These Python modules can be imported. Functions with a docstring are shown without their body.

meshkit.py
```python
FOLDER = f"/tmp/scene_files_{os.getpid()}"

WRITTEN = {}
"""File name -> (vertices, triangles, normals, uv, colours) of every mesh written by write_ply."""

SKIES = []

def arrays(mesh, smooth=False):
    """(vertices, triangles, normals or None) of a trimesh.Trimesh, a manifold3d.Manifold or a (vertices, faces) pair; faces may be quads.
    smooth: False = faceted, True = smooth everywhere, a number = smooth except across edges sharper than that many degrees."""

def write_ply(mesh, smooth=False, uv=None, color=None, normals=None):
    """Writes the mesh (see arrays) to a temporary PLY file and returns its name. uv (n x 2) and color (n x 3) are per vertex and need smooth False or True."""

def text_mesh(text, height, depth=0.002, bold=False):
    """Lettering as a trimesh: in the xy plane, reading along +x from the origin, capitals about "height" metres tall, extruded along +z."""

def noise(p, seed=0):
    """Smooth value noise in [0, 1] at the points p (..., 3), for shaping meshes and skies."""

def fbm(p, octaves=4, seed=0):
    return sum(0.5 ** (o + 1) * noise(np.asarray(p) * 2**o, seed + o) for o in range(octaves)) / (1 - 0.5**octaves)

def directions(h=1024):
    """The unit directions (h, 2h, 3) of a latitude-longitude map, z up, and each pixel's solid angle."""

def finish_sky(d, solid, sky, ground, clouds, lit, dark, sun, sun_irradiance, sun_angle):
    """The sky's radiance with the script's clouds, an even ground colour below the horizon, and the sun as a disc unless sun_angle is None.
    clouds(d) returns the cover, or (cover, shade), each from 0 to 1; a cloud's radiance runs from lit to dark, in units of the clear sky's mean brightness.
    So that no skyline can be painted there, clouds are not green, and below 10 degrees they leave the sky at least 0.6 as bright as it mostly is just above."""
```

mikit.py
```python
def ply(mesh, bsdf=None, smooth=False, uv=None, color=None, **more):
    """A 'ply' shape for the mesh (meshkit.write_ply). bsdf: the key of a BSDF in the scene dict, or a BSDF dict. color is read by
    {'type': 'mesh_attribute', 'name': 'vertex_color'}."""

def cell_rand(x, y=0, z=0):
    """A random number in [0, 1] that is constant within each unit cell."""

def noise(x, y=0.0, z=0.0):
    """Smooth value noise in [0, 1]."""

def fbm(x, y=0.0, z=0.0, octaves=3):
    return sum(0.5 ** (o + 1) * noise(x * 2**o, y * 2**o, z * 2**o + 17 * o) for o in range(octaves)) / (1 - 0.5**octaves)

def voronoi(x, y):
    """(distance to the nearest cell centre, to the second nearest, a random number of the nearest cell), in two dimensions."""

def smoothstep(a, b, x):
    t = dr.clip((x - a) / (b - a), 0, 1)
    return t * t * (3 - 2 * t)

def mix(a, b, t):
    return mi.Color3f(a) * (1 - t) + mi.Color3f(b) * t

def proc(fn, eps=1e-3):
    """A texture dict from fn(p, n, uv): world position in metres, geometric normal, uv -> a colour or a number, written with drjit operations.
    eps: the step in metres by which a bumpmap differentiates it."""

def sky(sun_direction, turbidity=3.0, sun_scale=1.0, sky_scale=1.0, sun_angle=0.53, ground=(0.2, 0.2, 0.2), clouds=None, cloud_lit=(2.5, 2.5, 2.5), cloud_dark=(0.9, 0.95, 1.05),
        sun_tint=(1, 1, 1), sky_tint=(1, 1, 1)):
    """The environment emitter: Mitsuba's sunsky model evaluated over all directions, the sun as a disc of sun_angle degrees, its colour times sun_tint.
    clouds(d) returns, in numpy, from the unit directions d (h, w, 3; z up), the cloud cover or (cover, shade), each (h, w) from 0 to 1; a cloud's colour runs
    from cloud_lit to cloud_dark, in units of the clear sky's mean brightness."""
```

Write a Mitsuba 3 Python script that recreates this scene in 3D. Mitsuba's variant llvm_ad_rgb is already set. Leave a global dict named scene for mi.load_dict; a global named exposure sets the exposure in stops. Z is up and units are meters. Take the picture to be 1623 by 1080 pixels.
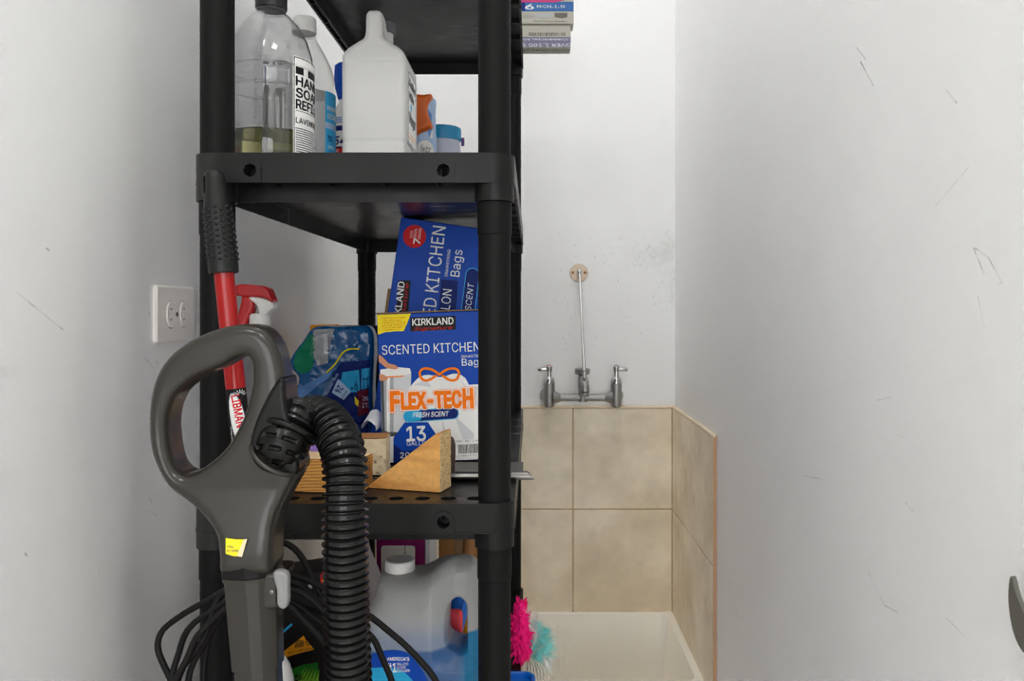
import math, random, functools
import numpy as np, trimesh, mitsuba as mi, drjit as dr
import manifold3d as m3
import shapely
from shapely.geometry import Polygon, Point, LineString, box as sbox
from shapely import affinity
from scipy.interpolate import CubicSpline
import mikit, meshkit
from mikit import proc, noise, fbm, smoothstep, mix, cell_rand

random.seed(7)
rng = np.random.default_rng(11)
T = mi.ScalarTransform4f
scene, labels = {'type': 'scene'}, {}

# ------------------------------------------------------------------ camera, lights, exposure
EYE, FPX, PX, PY = 1.18, 1250.0, 844.0, 492.0       # eye height (m), focal length and principal point in pixels of the 1623 x 1080 frame
scene['camera'] = {'type': 'perspective', 'fov': math.degrees(2 * math.atan(811.5 / FPX)), 'fov_axis': 'x', 'near_clip': 0.05, 'far_clip': 50.0,
                   'principal_point_offset_x': (811.5 - PX) / 1623.0, 'principal_point_offset_y': (540.0 - PY) / 1080.0,
                   'to_world': T().look_at(origin=[0, 0, EYE], target=[0, 1, EYE], up=[0, 0, 1])}
CLOSET_LAMP = 8.0          # radiance of the closet's ceiling lamp
ADDED_LAMP = 19.0            # radiance of the unseen hall ceiling panels added for front light
ADDED_WINDOW = 3.6           # radiance of the glowing panes of the added fill window
exposure = -0.08

# room (metres): camera looks along +y
XL, XR, YB, YF, ZC = -0.522, 0.4337, 2.40, 0.36, 3.40


def P(px, py, y):
    """the point at depth y that a measured pixel of the photograph belongs to"""
    return np.array([(px - PX) * y / FPX, y, EYE - (py - PY) * y / FPX])


# ------------------------------------------------------------------ materials
def C(r, g, b):
    return [((c / 255) / 12.92 if c / 255 <= 0.04045 else ((c / 255 + 0.055) / 1.055) ** 2.4) for c in (r, g, b)]


def rgb(c):
    return {'type': 'rgb', 'value': list(c)}


def mat(name, c, rough=0.5, spec=0.5, two=True, bump=None, bump_scale=0.001, **k):
    base = c if isinstance(c, dict) else rgb(C(*c))
    b = {'type': 'principled', 'base_color': base, 'roughness': rough, 'specular': spec, **k}
    if bump is not None:
        b = {'type': 'bumpmap', 'arbitrary': bump, 'scale': bump_scale, 'bsdf': b}
    scene[name] = {'type': 'twosided', 'bsdf': b} if two else b
    return name


def paper(name, c, rough=0.55):
    return mat(name, c, rough, 0.2)


def seg_d(a, b, p0, p1):
    """distance in the plane (a, b) to the segment p0-p1 (drjit)"""
    dx, dy = p1[0] - p0[0], p1[1] - p0[1]
    t = dr.clip(((a - p0[0]) * dx + (b - p0[1]) * dy) / (dx * dx + dy * dy), 0, 1)
    return dr.sqrt(dr.square(a - p0[0] - t * dx) + dr.square(b - p0[1] - t * dy))


def right_pt(px, py):
    y = XR * FPX / (px - PX)
    return (y, EYE - (py - PY) / FPX * y)


def left_pt(px, py):
    y = XL * FPX / (px - PX)
    return (y, EYE - (py - PY) / FPX * y)


def scuffed(segs, base, spots=None):
    def fn(p, n, uv):
        f = fbm(p.y * 2.2 + 3.1, p.z * 2.2, p.x * 2.2, 3)
        col = mi.Color3f(base) * (0.96 + 0.07 * f)
        for (p0, p1, w, s) in segs:
            d = seg_d(p.y, p.z, p0, p1)
            broken = 0.35 + 0.65 * smoothstep(0.35, 0.6, noise(p.y * 90, p.z * 90, 5))
            col = mix(col, (0.16, 0.155, 0.15), s * broken * (1 - smoothstep(w * 0.5, w, d)))
        if spots is not None:
            col = spots(p, col)
        return col
    return proc(fn)


WALL = C(236, 236, 236)
R = right_pt
right_segs = [(R(1355, 72), R(1372, 94), .0010, .45), (R(1364, 98), R(1385, 137), .0012, .9), (R(1500, 143), R(1516, 163), .0014, .5),
              (R(1543, 393), R(1560, 436), .0012, .45), (R(1546, 394), R(1566, 408), .0012, .45), (R(1566, 408), R(1588, 448), .0012, .45),
              (R(1588, 448), R(1582, 452), .001, .4), (R(1550, 470), R(1560, 520), .001, .25), (R(1436, 798), R(1448, 812), .0014, .35),
              (R(1376, 905), R(1402, 960), .001, .3), (R(1402, 960), R(1424, 972), .001, .3), (R(1500, 980), R(1530, 1010), .001, .25),
              (R(1420, 690), R(1434, 694), .0012, .25), (R(1390, 635), R(1412, 630), .001, .25), (R(1275, 755), R(1305, 760), .0012, .25),
              (R(1150, 905), R(1172, 985), .0014, .25), (R(1165, 985), R(1178, 1040), .001, .2), (R(1480, 330), R(1535, 265), .001, .18)]
L = left_pt
left_segs = [(L(28, 465), L(100, 523), .0012, .35), (L(74, 394), L(78, 397), .0016, .5), (L(230, 568), L(246, 586), .0012, .3), (L(246, 572), L(252, 577), .0012, .35),
             (L(236, 495), L(238, 499), .002, .8), (L(232, 780), L(242, 800), .0012, .25), (L(235, 810), L(250, 818), .0012, .25), (L(2, 592), L(28, 588), .008, .08),
             (L(40, 878), L(42, 881), .0016, .5), (L(158, 900), L(157, 915), .0012, .3)]


def mould(p, col):
    # small grey specks on the paint of the back wall, thick by the corner and thinning out to the left
    gx, gz = p.x * 260, p.z * 260
    on = cell_rand(gx, gz, 3)
    fx, fz = gx - dr.floor(gx) - 0.5, gz - dr.floor(gz) - 0.5
    size = 0.16 + 0.3 * cell_rand(gx, gz, 9)
    dot = 1 - smoothstep(size * 0.5, size, dr.sqrt(fx * fx + fz * fz))
    dens = dr.exp(-dr.square((p.x - 0.415) / 0.028)) * smoothstep(1.14, 1.24, p.z) * (1 - smoothstep(1.38, 1.42, p.z)) * 0.75
    dens += smoothstep(0.19, 0.36, p.x) * dr.exp(-dr.square((p.z - 1.365) / 0.04)) * 0.24
    dens += smoothstep(0.0, 0.1, p.x) * smoothstep(1.02, 1.1, p.z) * (1 - smoothstep(1.4, 1.44, p.z)) * 0.02
    haze = smoothstep(0.24, 0.34, p.x) * dr.exp(-dr.square((p.z - 1.345) / 0.025)) * 0.12 * noise(p.x * 60, p.z * 60)
    patch = smoothstep(0.3, 0.6, noise(p.x * 30, p.z * 30, 1))
    a = dr.select(on < dens * (0.35 + 0.9 * patch), dot, 0) * (0.45 + 0.5 * cell_rand(gx, gz, 12))
    return mix(col, (0.22, 0.22, 0.20), dr.maximum(a, haze))


mat('paint_left', scuffed(left_segs, WALL), 0.55, 0.3)
mat('paint_right', scuffed(right_segs, WALL), 0.5, 0.35)
mat('paint_back', scuffed([], WALL, mould), 0.5, 0.35)
mat('paint_plain', (226, 226, 224), 0.6, 0.3)
mat('paint_ceiling', (236, 236, 234), 0.7, 0.2)


def floor_fn(p, n, uv):
    f = fbm(p.x * 5, p.y * 5, 0, 4)
    return mix(C(204, 202, 198), C(220, 218, 214), f)


mat('floor_vinyl', proc(floor_fn), 0.45)


def tile_fn(p, n, uv):
    a, b = p.x + p.y * 1.0, p.z
    f = fbm(a * 7 + 11, b * 7, 2.0, 4)
    g = fbm(a * 28, b * 28, 5.0, 3)
    c = mix(C(216, 201, 176), C(236, 224, 202), smoothstep(0.25, 0.75, f))
    return c * (0.9 + 0.2 * g)


mat('tile_glaze', proc(tile_fn), 0.4, 0.5)
mat('tile_side', (176, 140, 108), 0.6)
mat('grout', (190, 168, 138), 0.8, 0.2)
mat('tile_bead', (222, 206, 180), 0.6, 0.3)
mat('sink_enamel', (250, 246, 236), 0.3, 0.5)


def scuff_fn(p, n, uv):
    # scratched semi-gloss black moulding
    s = smoothstep(0.62, 0.8, fbm(p.x * 14, p.y * 42, 3.0, 4)) * smoothstep(0.45, 0.65, noise(p.x * 9, p.y * 9, 8.0))
    return mix(C(24, 24, 24), C(96, 96, 94), s * 0.75)


def scuff_r(p, n, uv):
    s = fbm(p.x * 30, p.y * 60, 1.0, 3)
    return 0.2 + 0.25 * s


mat('shelf_plastic', proc(scuff_fn), proc(scuff_r), 0.16)
mat('post_plastic', (22, 22, 22), 0.45, 0.08)

def stainless(name, c=(190, 188, 184), rough=0.28):
    return mat(name, c, rough, 0.5, metallic=1.0)

stainless('chrome', (200, 200, 198), 0.16)
stainless('brushed_chrome', (168, 168, 166), 0.5)
stainless('steel', (120, 118, 114), 0.4)
stainless('plate_metal', (176, 160, 142), 0.45)
stainless('dull_chrome', (130, 128, 124), 0.3)
mat('knob_brown', (62, 44, 36), 0.5)
scene['clear_plastic'] = {'type': 'thindielectric', 'int_ior': 1.5, 'specular_transmittance': rgb([.97, .975, .97])}
scene['yellow_liquid'] = {'type': 'dielectric', 'int_ior': 1.2, 'specular_transmittance': rgb([0.86, 0.85, 0.56])}
scene['clear_liquid'] = {'type': 'dielectric', 'int_ior': 1.15, 'specular_transmittance': rgb([0.93, 0.94, 0.94])}
scene['clear_wall'] = {'type': 'dielectric', 'int_ior': 1.42}
scene['clear_solid'] = {'type': 'dielectric', 'int_ior': 1.35, 'specular_transmittance': rgb([.97, .975, .97])}
scene['frosted_film'] = {'type': 'roughdielectric', 'alpha': 0.12, 'int_ior': 1.06}
mat('white_plastic', (226, 225, 222), 0.4)
mat('milky_plastic', (196, 195, 193), 0.38, 0.3)
mat('black_cap', (26, 26, 26), 0.4)
mat('grey_cap', (74, 74, 76), 0.4)
mat('red_plastic', (176, 14, 22), 0.25, 0.6)
mat('red_enamel', (150, 8, 8), 0.22, 0.3, clearcoat=0.3, clearcoat_gloss=0.9)
mat('rubber_grip', (26, 26, 26), 0.38, 0.25)
mat('hole_dark', (10, 10, 10), 0.9, 0.1)
mat('vacuum_grey', (44, 41, 37), 0.22, 0.3, clearcoat=0.45, clearcoat_gloss=0.92)
mat('vacuum_black', (12, 11, 10), 0.3, 0.2, clearcoat=0.1, clearcoat_gloss=0.9)
mat('hose_black', (14, 14, 14), 0.2, 0.35)
mat('cord_black', (20, 19, 19), 0.5, 0.15)
mat('button_grey', (128, 128, 128), 0.35, 0.3)
mat('sticker_yellow', (232, 208, 10), 0.5)
mat('sticker_backing', (214, 196, 160), 0.6)
mat('outlet_white', (232, 229, 224), 0.3)
mat('plate_grey', (92, 90, 84), 0.4)
mat('blue_plastic', (8, 98, 190), 0.35)
mat('teal_plastic', (12, 128, 172), 0.35)
mat('lavender_plastic', (182, 186, 202), 0.4)
mat('orange_plastic', (206, 92, 18), 0.4)
mat('purple_plastic', (92, 62, 120), 0.4)
for k, c in dict(white=(232, 231, 228), black=(20, 20, 22), blue=(4, 64, 164), deep_blue=(6, 32, 104), sky=(64, 170, 222), red=(200, 28, 36), yellow=(240, 216, 30), orange=(240, 118, 16),
                 grey=(160, 162, 166), light_grey=(206, 207, 210), dark_grey=(74, 78, 84), skin=(206, 142, 108), navy=(14, 24, 58), maroon=(92, 10, 36), magenta=(120, 14, 86), green=(12, 118, 84), lime=(120, 170, 40),
                 violet=(160, 128, 206), dark_violet=(58, 44, 110), cyan=(40, 160, 210), pale_blue=(172, 196, 226), mid_blue=(96, 138, 196), grass=(26, 104, 26), amber=(226, 150, 24), brown=(120, 80, 46),
                 pink_print=(176, 60, 110), slate=(106, 103, 126), print_blue=(54, 94, 148), paper_grey=(162, 159, 150), ink=(96, 92, 88)).items():
    paper('ink_' + k, c)
paper('carton_blue', (4, 64, 164), 0.45)
paper('carton_edge', (130, 104, 76), 0.8)
paper('carton_black', (22, 20, 20), 0.5)
paper('carton_brown', (158, 112, 66), 0.8)
paper('carton_navy', (14, 22, 52), 0.4)
paper('carton_magenta', (112, 12, 82), 0.4)
paper('carton_white', (206, 201, 190), 0.5)


def wood_fn(scale, c0, c1, ax):
    def fn(p, n, uv):
        g = p.z * 0.9 + p.x * ax + 0.02 * fbm(p.x * 9, p.y * 9, p.z * 9, 3)
        r = fbm(g * scale, p.x * 6, p.y * 6, 3)
        s = fbm(p.x * 300, p.z * 300, p.y * 300, 2)
        return mix(C(*c0), C(*c1), smoothstep(0.3, 0.7, r)) * (0.85 + 0.3 * s)
    return proc(fn)


def endgrain_fn(p, n, uv):
    s = fbm(p.x * 420, p.y * 420, p.z * 420, 2)
    return mix(C(172, 140, 96), C(210, 180, 134), smoothstep(0.3, 0.65, s))


def burnt_fn(p, n, uv):
    q = p.z - 0.1 * p.x + 0.004 * fbm(p.x * 40, p.y * 40, p.z * 20, 3)
    r = 0.5 + 0.5 * dr.sin(q * 2 * math.pi / 0.0042 + 2.5 * fbm(p.x * 40, p.z * 30, 0, 2))
    k = smoothstep(0.45, 0.7, fbm(p.x * 60, p.y * 20, p.z * 25, 2))
    c = mix(C(196, 142, 74), C(150, 100, 48), smoothstep(0.55, 0.95, r))
    return mix(c, C(70, 44, 24), 0.6 * k)


def pale_fn(p, n, uv):
    s = fbm(p.x * 90, p.y * 90, p.z * 90, 3)
    k = smoothstep(0.60, 0.72, fbm(p.x * 230 + 60 * p.z, p.y * 230, p.z * 130 + 4, 4))
    return mix(mix(C(196, 176, 140), C(224, 208, 176), s), C(92, 70, 48), 0.75 * k)


mat('wedge_wood', wood_fn(60, (168, 112, 54), (214, 160, 92), 0.05), 0.6, 0.3)
mat('wedge_endgrain', proc(endgrain_fn), 0.8, 0.2)
mat('block_burnt', proc(burnt_fn), 0.75, 0.2)
mat('block_top', (206, 178, 140), 0.8, 0.2)
mat('block_pale', proc(pale_fn), 0.75, 0.2)
mat('block_brown', (150, 106, 66), 0.8, 0.2)

# ------------------------------------------------------------------ mesh helpers


def key_for(name, parent=None):
    k = f'{parent}__{name}' if parent else name
    if k not in scene and k not in labels and not any(s.startswith(k + '__') for s in scene):
        return k
    i = 1
    while f'{k}_{i:03d}' in scene or f'{k}_{i:03d}' in labels:
        i += 1
    return f'{k}_{i:03d}'


def add(name, mesh, m, parent=None, smooth=30, label=None, cat=None, group=None, kind=None, **kw):
    k = key_for(name, parent)
    scene[k] = mikit.ply(mesh, m, smooth=smooth, **kw)
    tag(k, label, cat, group, kind)
    return k


def reuse(name, source, to_world, parent=None, label=None, cat=None, group=None, kind=None):
    k = key_for(name, parent)
    scene[k] = {**scene[source], 'to_world': to_world}
    tag(k, label, cat, group, kind)
    return k


def tag(k, label=None, cat=None, group=None, kind=None):
    d = {a: b for a, b in dict(label=label, category=cat, group=group, kind=kind).items() if b}
    if d:
        labels[k] = d
    return k


def thing(name, label, cat, group=None):
    k = key_for(name)
    return tag(k, label, cat, group)


def cat_mesh(*ms):
    return trimesh.util.concatenate([tm(m) for m in ms])


def tm(m):
    if isinstance(m, m3.Manifold):
        a = m.to_mesh()
        return trimesh.Trimesh(np.array(a.vert_properties[:, :3]), np.array(a.tri_verts), process=False)
    return m


def man(t):
    t = trimesh.Trimesh(t.vertices, t.faces, process=True)
    return m3.Manifold(m3.Mesh(np.asarray(t.vertices, np.float32), np.asarray(t.faces, np.uint32)))


def cs(g):
    return m3.CrossSection([list(shapely.geometry.polygon.orient(g).exterior.coords)[:-1]])


def moved(m, R=None, t=(0, 0, 0)):
    m = tm(m).copy()
    if R is not None:
        m.vertices = m.vertices @ np.asarray(R).T
    m.vertices = m.vertices + np.asarray(t)
    return m


def rot(axis, deg):
    return trimesh.transformations.rotation_matrix(math.radians(deg), axis)[:3, :3]


def cbox(sx, sy, sz, c=0.001, center=(0, 0, 0)):
    """box with chamfered edges"""
    pts = []
    for a in (-1, 1):
        for b in (-1, 1):
            for d in (-1, 1):
                x, y, z = a * sx / 2, b * sy / 2, d * sz / 2
                pts += [(x - a * c, y - b * c, z), (x - a * c, y, z - d * c), (x, y - b * c, z - d * c)]
    return trimesh.convex.convex_hull(np.array(pts) + np.asarray(center))


def rbox(sx, sy, sz, r, center=(0, 0, 0), n=2):
    s = trimesh.creation.icosphere(n, r).vertices
    pts = np.vstack([s + np.array([a * (sx / 2 - r), b * (sy / 2 - r), d * (sz / 2 - r)]) for a in (-1, 1) for b in (-1, 1) for d in (-1, 1)])
    return trimesh.convex.convex_hull(pts + np.asarray(center))


def lathe(prof, n=40, squareness=None, sx=1.0, sy=1.0):
    """closed solid of revolution about z from [(r, z), ...]; squareness > 2 makes superelliptic sections"""
    prof = np.array(prof, float)
    a = np.arange(n) / n * 2 * math.pi
    ca, sa = np.cos(a), np.sin(a)
    k = np.ones(n)
    V = []
    for i, (r, z) in enumerate(prof):
        e = squareness[i] if isinstance(squareness, (list, tuple)) else squareness
        if e:
            k = (np.abs(ca) ** e + np.abs(sa) ** e) ** (-1.0 / e)
        else:
            k = np.ones(n)
        V.append(np.stack([r * k * ca * sx, r * k * sa * sy, np.full(n, z)], 1))
    V = np.vstack(V)
    F = []
    j = np.arange(n)
    jn = (j + 1) % n
    for i in range(len(prof) - 1):
        b, t = i * n, (i + 1) * n
        F += [np.stack([b + j, b + jn, t + jn], 1), np.stack([b + j, t + jn, t + j], 1)]
    m = len(V)
    V = np.vstack([V, [[0, 0, prof[0, 1]], [0, 0, prof[-1, 1]]]])
    F += [np.stack([np.full(n, m), jn, j], 1), np.stack([np.full(n, m + 1), (len(prof) - 1) * n + j, (len(prof) - 1) * n + jn], 1)]
    return trimesh.Trimesh(V, np.vstack(F), process=False)


def shell(prof, t, n=48):
    """thin-walled hollow body: the outer lathe and an inner one, turned inside out"""
    o = lathe(prof, n)
    i = lathe([(max(r - t, .0005), z + (t if k == 0 else 0) - (t if k == len(prof) - 1 else 0)) for k, (r, z) in enumerate(prof)], n)
    i.invert()
    return trimesh.util.concatenate([o, i])


def spline(pts, n, closed=False):
    pts = np.array(pts, float)
    if closed:
        pts = np.vstack([pts, pts[:1]])
    t = np.concatenate([[0], np.cumsum(np.linalg.norm(np.diff(pts, axis=0), axis=1) ** 0.7)])
    cs = CubicSpline(t, pts, bc_type='periodic' if closed else 'natural')
    out = cs(np.linspace(0, t[-1], 4000))
    d = np.concatenate([[0], np.cumsum(np.linalg.norm(np.diff(out, axis=0), axis=1))])
    s = np.linspace(0, d[-1], n + 1)[:-1] if closed else np.linspace(0, d[-1], n)
    return np.stack([np.interp(s, d, out[:, i]) for i in range(out.shape[1])], 1)


def tube(path, r, n=12, section=None, up=None):
    """swept tube: r scalar or per point, or a section (k, 2) scaled by r"""
    path = np.asarray(path, float)
    m = len(path)
    r = np.broadcast_to(np.asarray(r, float), (m,))
    tang = np.gradient(path, axis=0)
    tang /= np.linalg.norm(tang, axis=1, keepdims=True)
    ref = np.array(up if up is not None else ([0, 1, 0] if abs(tang[0][1]) < 0.9 else [1, 0, 0]), float)
    u = ref - tang[0] * (ref @ tang[0])
    u /= np.linalg.norm(u)
    if section is None:
        a = np.arange(n) / n * 2 * math.pi
        section = np.stack([np.cos(a), np.sin(a)], 1)
    section = np.asarray(section)
    n = len(section)
    V = []
    for i in range(m):
        if i:
            u = u - tang[i] * (u @ tang[i])
            u /= np.linalg.norm(u)
        w = np.cross(tang[i], u)
        V.append(path[i] + r[i] * (section[:, :1] * u + section[:, 1:] * w))
    V = np.vstack(V + [path[:1], path[-1:]])
    j = np.arange(n)
    jn = (j + 1) % n
    F = []
    for i in range(m - 1):
        b, t = i * n, (i + 1) * n
        F += [np.stack([b + j, b + jn, t + jn], 1), np.stack([b + j, t + jn, t + j], 1)]
    F += [np.stack([np.full(n, m * n), jn, j], 1), np.stack([np.full(n, m * n + 1), (m - 1) * n + j, (m - 1) * n + jn], 1)]
    return trimesh.Trimesh(V, np.vstack(F), process=False)


def cyl(p0, p1, r, n=24, r2=None):
    return tube([p0, p1], [r, r if r2 is None else r2], n)


def extrude(poly, h):
    """solid(s) of the polygon in xy, from z = 0 to h"""
    out = []
    for g in getattr(poly, 'geoms', [poly]):
        if g.geom_type == 'Polygon' and g.area > 1e-10:
            out.append(trimesh.creation.extrude_polygon(g, h, engine='earcut'))
    return trimesh.util.concatenate(out) if out else None


def nets(f, lo, hi, h, steps=3):
    """surface-nets mesh of f(p) < 0"""
    lo, hi = np.array(lo, float), np.array(hi, float)
    N = np.ceil((hi - lo) / h).astype(int) + 1
    g = np.stack(np.meshgrid(*[lo[i] + h * np.arange(N[i]) for i in range(3)], indexing='ij'), -1)
    V = f(g.reshape(-1, 3)).reshape(N)
    S = V < 0
    n0, n1, n2 = N - 1
    corners = [(a, b, c) for a in (0, 1) for b in (0, 1) for c in (0, 1)]
    cnt = sum(S[a:a + n0, b:b + n1, c:c + n2].astype(int) for a, b, c in corners)
    act = (cnt > 0) & (cnt < 8)
    idx = -np.ones(act.shape, int)
    ids = np.argwhere(act)
    idx[act] = np.arange(len(ids))
    acc, w = np.zeros((len(ids), 3)), np.zeros(len(ids))
    I = ids.T
    for ca in corners:
        for ax in range(3):
            if ca[ax] == 0:
                cb = tuple(1 if i == ax else ca[i] for i in range(3))
                va, vb = V[I[0] + ca[0], I[1] + ca[1], I[2] + ca[2]], V[I[0] + cb[0], I[1] + cb[1], I[2] + cb[2]]
                x = (va < 0) != (vb < 0)
                t = np.where(x, va / np.where(x, va - vb, 1), 0)
                q = np.tile(np.array(ca, float), (len(ids), 1))
                q[:, ax] += t
                acc[x] += q[x]
                w[x] += 1
    P_ = lo + h * (ids + acc / w[:, None])
    F = []
    for ax in range(3):
        a, b = (ax + 1) % 3, (ax + 2) % 3
        s0, s1 = [slice(None)] * 3, [slice(None)] * 3
        s0[ax], s1[ax] = slice(0, -1), slice(1, None)
        A, B = S[tuple(s0)], S[tuple(s1)]
        e = np.argwhere(A != B)
        e = e[(e[:, a] > 0) & (e[:, b] > 0) & (e[:, a] < N[a] - 1) & (e[:, b] < N[b] - 1)]
        q = []
        for da, db in ((1, 1), (0, 1), (0, 0), (1, 0)):
            k = e.copy()
            k[:, a] -= da
            k[:, b] -= db
            q.append(idx[k[:, 0], k[:, 1], k[:, 2]])
        q = np.stack(q, 1)
        flip = ~A[e[:, 0], e[:, 1], e[:, 2]]
        q[flip] = q[flip][:, ::-1]
        F += [q[:, [0, 1, 2]], q[:, [0, 2, 3]]]
    F = np.vstack(F)
    e = h * 0.25
    for _ in range(steps):
        v = f(P_)
        G = np.stack([(f(P_ + np.eye(3)[i] * e) - f(P_ - np.eye(3)[i] * e)) / (2 * e) for i in range(3)], 1)
        d = -(v / np.maximum((G ** 2).sum(1), 0.2))[:, None] * G
        P_ = P_ + np.clip(d, -h * 0.5, h * 0.5)
    return trimesh.Trimesh(P_, F, process=False)


def poly_sdf(poly, q):
    """signed distance (negative inside) from the points q (n, 2) to a closed outline (m, 2)"""
    a, b = poly, np.roll(poly, -1, 0)
    out = np.full(len(q), 1e9)
    inside = np.zeros(len(q), bool)
    for i in range(len(a)):
        e = b[i] - a[i]
        w = q - a[i]
        t = np.clip((w @ e) / max(e @ e, 1e-18), 0, 1)
        out = np.minimum(out, ((w - t[:, None] * e) ** 2).sum(1))
        c = (a[i][1] > q[:, 1]) != (b[i][1] > q[:, 1])
        x = a[i][0] + (q[:, 1] - a[i][1]) / (e[1] if abs(e[1]) > 1e-18 else 1e-18) * e[0]
        inside ^= c & (q[:, 0] < x)
    d = np.sqrt(out)
    return np.where(inside, -d, d)


def rounded(d2, d1, r):
    a, b = d2 + r, d1 + r
    return np.minimum(np.maximum(a, b), 0) + np.sqrt(np.maximum(a, 0) ** 2 + np.maximum(b, 0) ** 2) - r


def smin(a, b, k):
    h = np.clip(0.5 + 0.5 * (b - a) / k, 0, 1)
    return b * (1 - h) + a * h - k * h * (1 - h)


@functools.lru_cache(None)
def text_poly(s, bold=False):
    """outline of the lettering, capitals 1 tall, as a shapely shape"""
    m = meshkit.text_mesh(s, 1.0, depth=0.01, bold=bold)
    top = (m.triangles[:, :, 2] > 0.005).all(1)
    g = shapely.union_all(shapely.polygons(m.triangles[top][:, :, :2])).buffer(0.004, join_style='mitre').simplify(0.008)
    return affinity.translate(g, -g.bounds[0], 0)


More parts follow.
